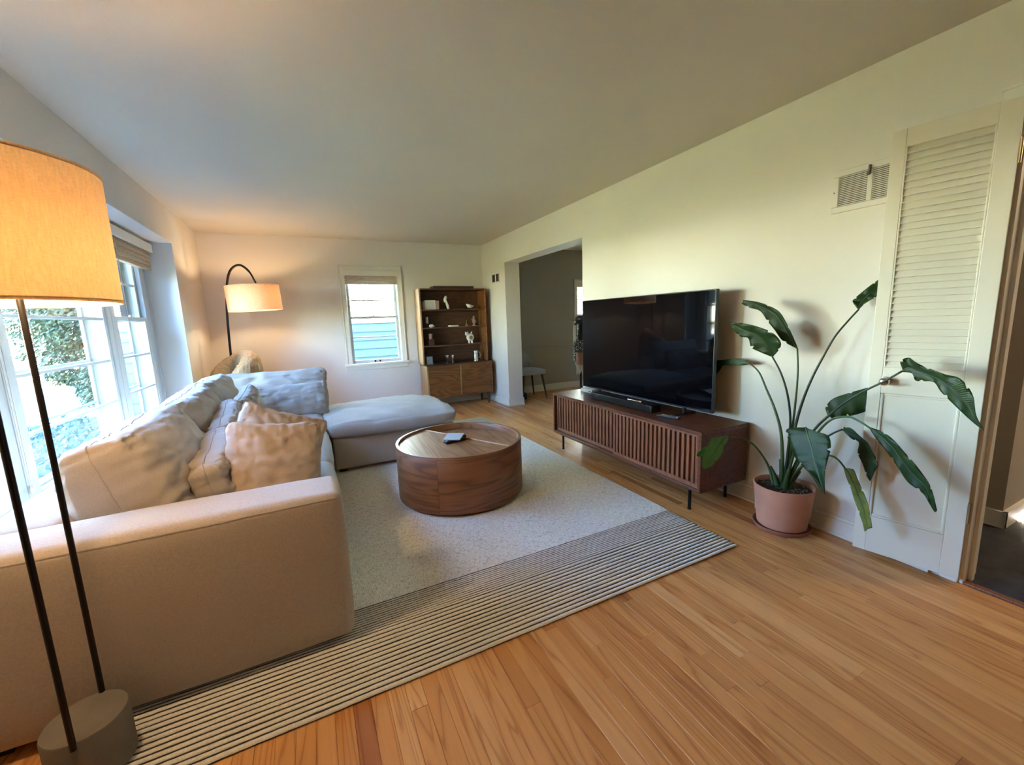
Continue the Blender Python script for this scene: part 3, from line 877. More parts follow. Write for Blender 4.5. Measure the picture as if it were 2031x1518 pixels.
# ================================================================== SOFA
sofa = thing('sofa', 'long off-white linen sofa with low track arm under the bay window', 'sofa', (-.5, 3.2, 0))
ZR = .0135
soft_box('base', (-1.045, 1.86, ZR+.030), (.050, 3.690, .30), M['linen'], sofa, .018, .004)
soft_box('base', (-1.045, 3.715, ZR+.030), (.045, 4.80, .30), M['linen'], sofa, .018, .004)
soft_box('arm', (-1.05, 1.643, ZR+.025), (.056, 1.885, .645), M['linen'], sofa, .032, .012, wr=.003, wscale=5)
soft_box('back', (-1.062, 1.86, ZR+.03), (-.815, 3.69, .645), M['linen'], sofa, .032, .010, wr=.003, wscale=5)
soft_box('back', (-1.062, 3.70, ZR+.03), (-.815, 4.98, .645), M['linen'], sofa, .032, .010, wr=.003, wscale=5, seed=4)
soft_box('back', (-.85, 4.745, ZR+.03), (.075, 4.98, .60), M['linen'], sofa, .032, .010, wr=.004, wscale=5, seed=9)
soft_box('seat_cushion', (-.815, 1.89, .30), (.060, 2.775, .445), M['linen2'], sofa, .05, .022, wr=.007, wscale=7, seed=1)
soft_box('seat_cushion', (-.815, 2.785, .30), (.060, 3.690, .445), M['linen2'], sofa, .05, .022, wr=.007, wscale=7, seed=2)
soft_box('seat_cushion', (-.815, 3.715, .30), (.050, 4.745, .445), M['linen2'], sofa, .05, .020, wr=.007, wscale=7, seed=3)
for (x, y) in ((-.98, 1.72), (-.02, 1.72), (-.98, 3.60), (-.02, 3.60), (-.98, 4.88), (-.02, 4.85)):
    bm = bmesh.new(); bx(bm, x-.03, y-.03, ZR if x > -.7 else 0.0, x+.03, y+.03, ZR+.035)
    bm_obj('foot', bm, M['black_plastic'], sofa)
# top-stitched seam along the arm
bm = bmesh.new()
tube(bm, [(-1.02, 1.6435, .628), (-.5, 1.6385, .628), (.040, 1.6435, .628)], .0010, 5)
bm_obj('seam', bm, M['linen2'], sofa)

ott = thing('ottoman', 'wide off-white ottoman with one puffy cushion at the far end of the sofa', 'ottoman', (.65, 4.25, 0))
soft_box('base', (.105, 3.728, ZR+.028), (1.190, 4.80, .325), M['linen'], ott, .018, .006)
soft_box('cushion', (.100, 3.715, .325), (1.205, 4.81, .432), M['linen2'], ott, .028, .056, wr=.020, wscale=8, seed=11, cuts=26)
for (x, y) in ((.17, 3.79), (1.12, 3.79), (.17, 4.74), (1.12, 4.74)):
    bm = bmesh.new(); bx(bm, x-.03, y-.03, ZR, x+.03, y+.03, ZR+.033); bm_obj('foot', bm, M['black_plastic'], ott)

def pillow(name, label, cat, group, c, ax_w, ax_h, w, h, t, m, seed=0.0, n=44, slump=.15, wr=.012, pinch=.07, bend=0.0, low=0.0, seam=True, pw=.36):
    """stuffed cushion: c centre, ax_w along its width, ax_h up its height (unit-ish vectors)"""
    c = Vector(c); U = Vector(ax_w).normalized(); V = Vector(ax_h); V = (V-U*V.dot(U)).normalized(); W = U.cross(V)
    root = thing(name, label, cat, c-V*h*.5, 0, group)
    bm = bmesh.new()
    def P(u, v, s):
        a, b = 1-u*u, 1-v*v
        x = u*(w/2)*(1-pinch*(1-abs(v)**2.5))
        y = v*(h/2)*(1-pinch*(1-abs(u)**2.5))
        f = (max(0, a)*max(0, b))**pw
        rc = 1 - .085*(abs(u*v))**5; x *= rc; y *= rc
        f *= 1 - slump*v
        z = s*t/2*f
        e = max(abs(u), abs(v))
        q = Vector((u*w*7+seed, v*h*7-seed*2, s*3.0+seed))
        z += wr*.5*noise.noise(q*.8)*f**.5
        # creases running in from the sewn edges
        ex, ey = max(0, (abs(u)-.55)/.45), max(0, (abs(v)-.5)/.5)
        z += wr*.9*noise.noise(Vector((v*h*26+seed, s*2, seed)))*ex*(1-ex**6)*min(1, a*6)
        z += wr*.9*noise.noise(Vector((u*w*26+seed*1.7, s*2+5, seed)))*ey*(1-ey**6)*min(1, b*6)
        # soft long folds across the face
        wx = .35*noise.noise(Vector((u*2+seed, v*2, 3))); 
        for kk, (fa, fb, am) in enumerate(((1.5, 3.4, 1.0), (2.6, 2.2, .7), (1.1, 6.0, .5))):
            nn = abs(noise.noise(Vector((u*fa+wx+seed*1.3+kk*9, v*fb+wx-seed+kk*4, s*2.0+seed*.5))))
            z -= s*wr*.55*am*max(0, 1-nn*7)**2*f**.7
        k = bend*(v*v-.3) + low*(u*u-.3)
        sag = -.03*h*(1-u*u)*(.5+.5*v)
        return c + U*x + V*(y+sag) + W*(z+k)
    gr = {}
    for s in (1, -1):
        for j in range(n+1):
            for i in range(n+1):
                u = math.sin((i/n*2-1)*PI/2*.999) if False else (i/n*2-1)
                v = (j/n*2-1)
                u = u*(1.35-.35*u*u); v = v*(1.35-.35*v*v)
                u = max(-1, min(1, u)); v = max(-1, min(1, v))
                edge = i in (0, n) or j in (0, n)
                if edge and s == -1: gr[(s, i, j)] = gr[(1, i, j)]
                else: gr[(s, i, j)] = bm.verts.new(P(u, v, s))
    for s in (1, -1):
        for j in range(n):
            for i in range(n):
                q = [gr[(s, i, j)], gr[(s, i+1, j)], gr[(s, i+1, j+1)], gr[(s, i, j+1)]]
                bm.faces.new(q if s == 1 else q[::-1])
    bm.normal_update()
    for vt in bm.verts:
        q = vt.co
        d = .26*wr*noise.noise(Vector((q.x*11+seed, q.y*11, q.z*24+seed)))
        for kk, (fx, fy, fz) in enumerate(((5, 5, 13), (12, 9, 4), (7, 15, 9))):
            nn = abs(noise.noise(Vector((q.x*fx+seed*1.7+kk*5, q.y*fy-kk*3, q.z*fz+seed))))
            d -= wr*.30*max(0, 1-nn*5)**2
        vt.co += vt.normal*d
    loop = [gr[(1, i, 0)].co.copy() for i in range(n)] + [gr[(1, n, j)].co.copy() for j in range(n)] + \
           [gr[(1, i, n)].co.copy() for i in range(n, 0, -1)] + [gr[(1, 0, j)].co.copy() for j in range(n, -1, -1)]
    bm_obj('cover', bm, m, root, 180)
    if seam:
        b2 = bmesh.new(); tube(b2, loop, .0028, 5); bm_obj('seam', b2, m, root, 180)
    return root
BG = 'big cushions along the sofa back'
LG = 'small bolster cushions in front of the big ones'
lean = Vector((-.26, 0, 1))
pillow('back_cushion', 'plump tan-lit back cushion nearest the sofa arm, leaning on the back', 'cushion', BG,
       (-.695, 2.33, .660), (-.02, 1, 0), lean, .84, .50, .42, M['linen2'], 1.3, slump=.16, wr=.022, pinch=.03, pw=.19)
pillow('back_cushion', 'plump back cushion second from the sofa arm with one pointed corner up', 'cushion', BG,
       (-.690, 3.13, .660), (-.01, 1, .02), (-.18, 0, 1), .76, .51, .38, M['linen2'], 4.1, slump=.18, wr=.024, pinch=.03, pw=.20)
pillow('back_cushion', 'plump back cushion third from the arm, in the sofa corner', 'cushion', BG,
       (-.700, 3.90, .660), (0, 1, .0), (-.18, 0, 1), .78, .53, .37, M['linen2'], 7.9, slump=.18, wr=.024, pinch=.03, pw=.21)
pillow('back_cushion', 'long pale back cushion upright along the far side of the sofa', 'cushion', BG,
       (-.340, 4.665, .645), (1, .02, 0), (0, .16, 1), 1.00, .46, .22, M['linen2'], 12.5, slump=.2, wr=.018, pinch=.04, pw=.38)
pillow('bolster_cushion', 'shorter pale cushion standing before the long far back cushion', 'cushion', LG,
       (-.195, 4.37, .580), (1, .02, .0), (0, .2, 1), .66, .37, .19, M['linen2'], 15.2, slump=.2, wr=.018, pinch=.04, pw=.38)
pillow('bolster_cushion', 'small bolster leaning on the nearest back cushion beside the tan pillow', 'cushion', LG,
       (-.440, 2.34, .590), (-.07, 1, .07), (-.16, 0, 1), .62, .34, .26, M['linen2'], 21.7, slump=.16, wr=.022, pinch=.03, pw=.24)
pillow('bolster_cushion', 'small bolster leaning on the second back cushion, edge-on behind the tan pillows', 'cushion', LG,
       (-.470, 2.98, .625), (-.05, 1, .12), (-.18, 0, 1), .60, .37, .24, M['linen2'], 25.7, slump=.16, wr=.022, pinch=.03, pw=.26)
pillow('bolster_cushion', 'small bolster near the sofa corner with twisted top, before third cushion', 'cushion', LG,
       (-.450, 3.60, .645), (.05, 1, .14), (-.10, -.05, 1), .50, .38, .22, M['linen2'], 29.7, slump=.2, wr=.024, pw=.30)
TG = 'square tan throw pillows at the sofa arm'
pillow('throw_pillow', 'square tan canvas throw pillow in front, creased corner, against the sofa arm', 'pillow', TG,
       (-.200, 2.20, .625), (1, .16, -.17), (.06, .34, 1), .42, .46, .24, M['tan'], 33.1, slump=.22, wr=.019, pinch=.04)
pillow('throw_pillow', 'square tan canvas throw pillow behind the front one, only its folded top showing', 'pillow', TG,
       (-.205, 2.43, .640), (1, .14, -.44), (.30, .36, 1), .44, .46, .20, M['tan'], 37.9, slump=.2, wr=.019, pinch=.04)

# ================================================================== COFFEE TABLE
tab = thing('coffee_table', 'round drum-shaped walnut coffee table with raised rim on the rug', 'table', (.94, 2.85, ZR))
TC = (.94, 2.85, 0)
bm = bmesh.new()
lathe(bm, [(.4567, .032), (.460, .05), (.460, .4195), (.4585, .4216), (.4405, .4216), (.4395, .4200), (.4395, .345), (.435, .345), (.435, .032)], TC, 96, closed=True)
uvl = bm.loops.layers.uv.new('UVMap')
for f in bm.faces:
    c = f.calc_center_median(); a0 = math.atan2(c.y-TC[1], c.x-TC[0])
    for lp in f.loops:
        a = math.atan2(lp.vert.co.y-TC[1], lp.vert.co.x-TC[0]); a = a0 + (a-a0+PI) % (2*PI) - PI
        a2 = (a - math.atan2(2.485-2.85, .66-.94)) % (2*PI)
        if abs(a2-2*PI) < 1e-3 and (a0 - math.atan2(2.485-2.85, .66-.94)) % (2*PI) < PI: a2 = 0
        lp[uvl].uv = (a2*.46 + (3.1 if a2 > PI else 0), lp.vert.co.z)
o = bm_obj('drum', bm, M['walnut'], tab, 40)
bm = bmesh.new(); lathe(bm, [(0, ZR), (.432, ZR), (.432, .034), (0, .034)], TC, 64); bm_obj('plinth', bm, M['dark_wood'], tab, 40)
def half_top(name, sgn, z0, z1, r, m):
    e = Vector((.402, -.764)).normalized(); nrm = Vector((-e.y, e.x))     # nrm points away from the sofa
    off = .060
    bm = bmesh.new(); pts = []
    a0 = math.atan2(nrm.y, nrm.x)
    half = math.acos(off/r)
    if sgn > 0: rng = [a0-half+2*half*i/48 for i in range(49)]
    else: rng = [a0+half+(2*PI-2*half)*i/64 for i in range(65)]
    pts = [(TC[0]+r*math.cos(a), TC[1]+r*math.sin(a)) for a in rng]
    lo = [bm.verts.new((p[0], p[1], z0)) for p in pts]; hi = [bm.verts.new((p[0], p[1], z1)) for p in pts]
    bm.faces.new(lo[::-1]); bm.faces.new(hi)
    for i in range(len(pts)):
        j = (i+1) % len(pts); bm.faces.new((lo[i], lo[j], hi[j], hi[i]))
    return bm_obj(name, bm, m, tab, 40, .0015)
half_top('lift_top', -1, .372, .405, .4385, M['walnut_top'])
half_top('fixed_top', 1, .345, .366, .4390, M['walnut_top'])
e2 = Vector((.402, -.764)).normalized(); n2 = Vector((-e2.y, e2.x)); hl = math.sqrt(.4385**2-.060**2)-.004
bm = bmesh.new(); bx(bm, -hl, -.0085, .370, hl, .0085, .4095, mat=Matrix.Translation((TC[0]+n2.x*.0575, TC[1]+n2.y*.0575, 0)) @ Matrix.Rotation(math.atan2(e2.y, e2.x), 4, 'Z'))
bm_obj('lip', bm, M['walnut_edge'], tab, 40, .0015)
# veneer joint on the drum
a = math.atan2(2.485-2.85, .66-.94)
bm = bmesh.new(); cyl(bm, (.94+.4598*math.cos(a), 2.85+.4598*math.sin(a), .036), (.94+.4598*math.cos(a), 2.85+.4598*math.sin(a), .418), .0009, n=6)
bm_obj('veneer_joint', bm, M['dark_wood'], tab)

def small(name, label, cat, loc, group=None, rz=0): return thing(name, label, cat, loc, rz, group)
t = small('remote_control', 'dark remote control lying on coffee table under the pale coaster', 'remote', (.90, 2.83, .405))
bm = bmesh.new(); bx(bm, -.085, -.024, 0, .085, .024, .020, mat=Matrix.Translation((.895, 2.825, .406)) @ Matrix.Rotation(.25, 4, 'Z'))
bm_obj('case', bm, M['black_plastic'], t, 40, .006)
bm = bmesh.new()
for i in range(7): 
    for j in (-1, 0, 1): bx(bm, -.07+i*.02-.004, j*.013-.004, .019, -.07+i*.02+.004, j*.013+.004, .0225, mat=Matrix.Translation((.895, 2.825, .406)) @ Matrix.Rotation(.25, 4, 'Z'))
bm_obj('buttons', bm, M['grey_plastic'], t)
t = small('game_controller', 'black rounded handset lying beside remote on the coffee table', 'controller', (.93, 2.865, .405))
bm = bmesh.new(); bx(bm, -.05, -.05, 0, .05, .05, .026, mat=Matrix.Translation((.94, 2.885, .406)) @ Matrix.Rotation(.5, 4, 'Z'))
bm_obj('case', bm, M['black_plastic'], t, 40, .011)
t = small('coaster', 'square pale grey coaster tilted on top of dark remotes, coffee table', 'coaster', (.89, 2.82, .43))
bm = bmesh.new(); bx(bm, -.062, -.062, -.004, .062, .062, .004, mat=Matrix.Translation((.893, 2.835, .440)) @ Matrix.Rotation(-.60, 4, 'Z') @ Matrix.Rotation(.10, 4, 'X'))
bm_obj('slab', bm, M['grey_plastic'], t, 40, .002)
bm = bmesh.new(); bx(bm, -.058, -.058, -.0075, .058, .058, -.004, mat=Matrix.Translation((.893, 2.835, .440)) @ Matrix.Rotation(-.60, 4, 'Z') @ Matrix.Rotation(.10, 4, 'X'))
bm_obj('cork_base', bm, M['black_plastic'], t)

# ================================================================== MEDIA CONSOLE
con = thing('media_console', 'low dark walnut media console with fluted sliding doors and thin black legs', 'console', (2.34, 2.55, 0))
CX0, CX1, CY0, CY1, CZ0, CZ1 = 2.112, 2.560, 1.690, 3.412, .150, .548
T = .022
def part(name, p0, p1, m, parent, bev=.002): return box(name, p0, p1, M[m], parent, bev)
part('top', (CX0, CY0, CZ1-T), (CX1, CY1, CZ1), 'console', con)
part('bottom', (CX0, CY0, CZ0), (CX1, CY1, CZ0+T), 'console', con)
part('side_panel', (CX0, CY0, CZ0+T), (CX1, CY0+T, CZ1-T), 'console', con)
part('side_panel', (CX0, CY1-T, CZ0+T), (CX1, CY1, CZ1-T), 'console', con)
part('back_panel', (CX1-.012, CY0+T, CZ0+T), (CX1, CY1-T, CZ1-T), 'console', con)
slat0 = None
def fluted(y0, y1, xf):
    d = box('sliding_door', (xf+.016, y0, CZ0+T+.002), (xf+.024, y1, CZ1-T-.002), M['console'], con)
    for (a, b, c, e) in ((y0, y0+.020, CZ0+T+.002, CZ1-T-.002), (y1-.020, y1, CZ0+T+.002, CZ1-T-.002)):
        box('stile', (xf, a, c), (xf+.018, b, e), M['slat'], d, .0015)
    for (c, e) in ((CZ0+T+.002, CZ0+T+.030), (CZ1-T-.016, CZ1-T-.002)):
        box('rail', (xf, y0+.02, c), (xf+.018, y1-.02, e), M['slat'], d, .0015)
    n = 19; p = (y1-y0-.04)/n; s = None
    for i in range(n):
        if s is None:
            s = box('slat', (xf+.002, y0+.02+p*.26, CZ0+T+.030), (xf+.018, y0+.02+p*.78, CZ1-T-.016), M['slat'], d, .002)
        else: clone(s, 'slat', (0, i*p, 0), d)
    return d
fluted(CY0+T+.002, 2.515, CX0+.004)
fluted(2.495, CY1-T-.002, CX0+.032)
for (x, y) in ((2.146, 1.792), (2.146, 3.290), (2.506, 1.800), (2.506, 3.290)):
    bm = bmesh.new(); cyl(bm, (x, y, .002), (x, y, CZ0), .0105, n=16); cyl(bm, (x, y, CZ0-.006), (x, y, CZ0), .028, n=16); cyl(bm, (x, y, 0), (x, y, .006), .0125, n=16)
    bm_obj('leg', bm, M['black_metal'], con, 40)
part('stretcher', (2.136, 1.80, CZ0-.014), (2.156, 3.28, CZ0-.002), 'black_metal', con)

tv = thing('television', 'large black flat-screen television standing on the walnut console', 'television', (2.41, 2.58, CZ1))
TX, TY0, TY1, TZ0, TZ1 = 2.400, 1.846, 3.305, .598, 1.428
bm = bmesh.new(); bx(bm, TX, TY0, TZ0, TX+.028, TY1, TZ1); bm_obj('frame', bm, M['black_plastic'], tv, 40, .003)
bm = bmesh.new(); bx(bm, TX-.0012, TY0+.006, TZ0+.012, TX+.0005, TY1-.006, TZ1-.006); bm_obj('screen', bm, M['screen'], tv)
bm = bmesh.new(); bx(bm, TX+.028, TY0+.22, TZ0+.02, TX+.052, TY1-.22, TZ0+.45); bm_obj('back_housing', bm, M['black_plastic'], tv, 40, .01)
for s in (TY0+.24, TY1-.24):
    bm = bmesh.new(); bx(bm, TX-.11, s-.012, CZ1+.0005, TX+.12, s+.012, CZ1+.010); bx(bm, TX+.004, s-.010, CZ1+.006, TX+.026, s+.010, TZ0+.02)
    bm_obj('stand_foot', bm, M['black_plastic'], tv, 40, .003)
sb = thing('soundbar', 'black soundbar lying in front of the television on the console', 'speaker', (2.29, 2.55, CZ1))
bm = bmesh.new(); bx(bm, 2.225, 2.22, CZ1+.004, 2.325, 2.955, CZ1+.060); bm_obj('cabinet', bm, M['black_plastic'], sb, 40, .008)
bm = bmesh.new()
for i in range(60): bx(bm, 2.2238, 2.235+i*.0118, CZ1+.010, 2.2252, 2.235+i*.0118+.007, CZ1+.054)
bm_obj('grille', bm, M['black_metal'], sb)
for y in (2.3, 2.87):
    bm = bmesh.new(); bx(bm, 2.24, y-.02, CZ1+.0005, 2.31, y+.02, CZ1+.005); bm_obj('foot', bm, M['black_plastic'], sb)
rm = thing('remote_control', 'slim silver remote control resting on top of the soundbar', 'remote', (2.28, 2.40, CZ1+.06))
bm = bmesh.new(); bx(bm, -.016, -.078, 0, .016, .078, .010, mat=Matrix.Translation((2.262, 2.425, CZ1+.0605))); bm_obj('case', bm, M['silver'], rm, 40, .004)
bm = bmesh.new(); cyl(bm, (2.262, 2.475, CZ1+.070), (2.262, 2.475, CZ1+.0715), .010, n=16)
for k in range(3): 
    for j in (-1, 1): cyl(bm, (2.262+j*.007, 2.445-k*.014, CZ1+.070), (2.262+j*.007, 2.445-k*.014, CZ1+.0714), .004, n=10)
bm_obj('buttons', bm, M['black_plastic'], rm)
rb = thing('remote_control', 'flat black remote lying on console near the right corner of the soundbar', 'remote', (2.25, 2.06, CZ1))
bm = bmesh.new(); bx(bm, -.019, -.085, 0, .019, .085, .014, mat=Matrix.Translation((2.245, 2.075, CZ1+.0005)) @ Matrix.Rotation(.2, 4, 'Z')); bm_obj('case', bm, M['black_plastic'], rb, 40, .004)
bm = bmesh.new()
for i in range(8):
    for j in (-1, 0, 1): bx(bm, j*.011-.0035, -.07+i*.017-.004, .0138, j*.011+.0035, -.07+i*.017+.004, .0158, mat=Matrix.Translation((2.245, 2.075, CZ1+.0005)) @ Matrix.Rotation(.2, 4, 'Z'))
bm_obj('buttons', bm, M['grey_plastic'], rb)
gb = thing('media_box', 'small pale grey box on console under left edge of television', 'box', (2.42, 3.22, CZ1))
bm = bmesh.new(); bx(bm, 2.375, 3.13, CZ1+.0005, 2.50, 3.315, CZ1+.036); bm_obj('case', bm, M['grey_plastic'], gb, 40, .006)
bm = bmesh.new(); bx(bm, 2.3742, 3.15, CZ1+.012, 2.3755, 3.18, CZ1+.022); bm_obj('port', bm, M['black_plastic'], gb)

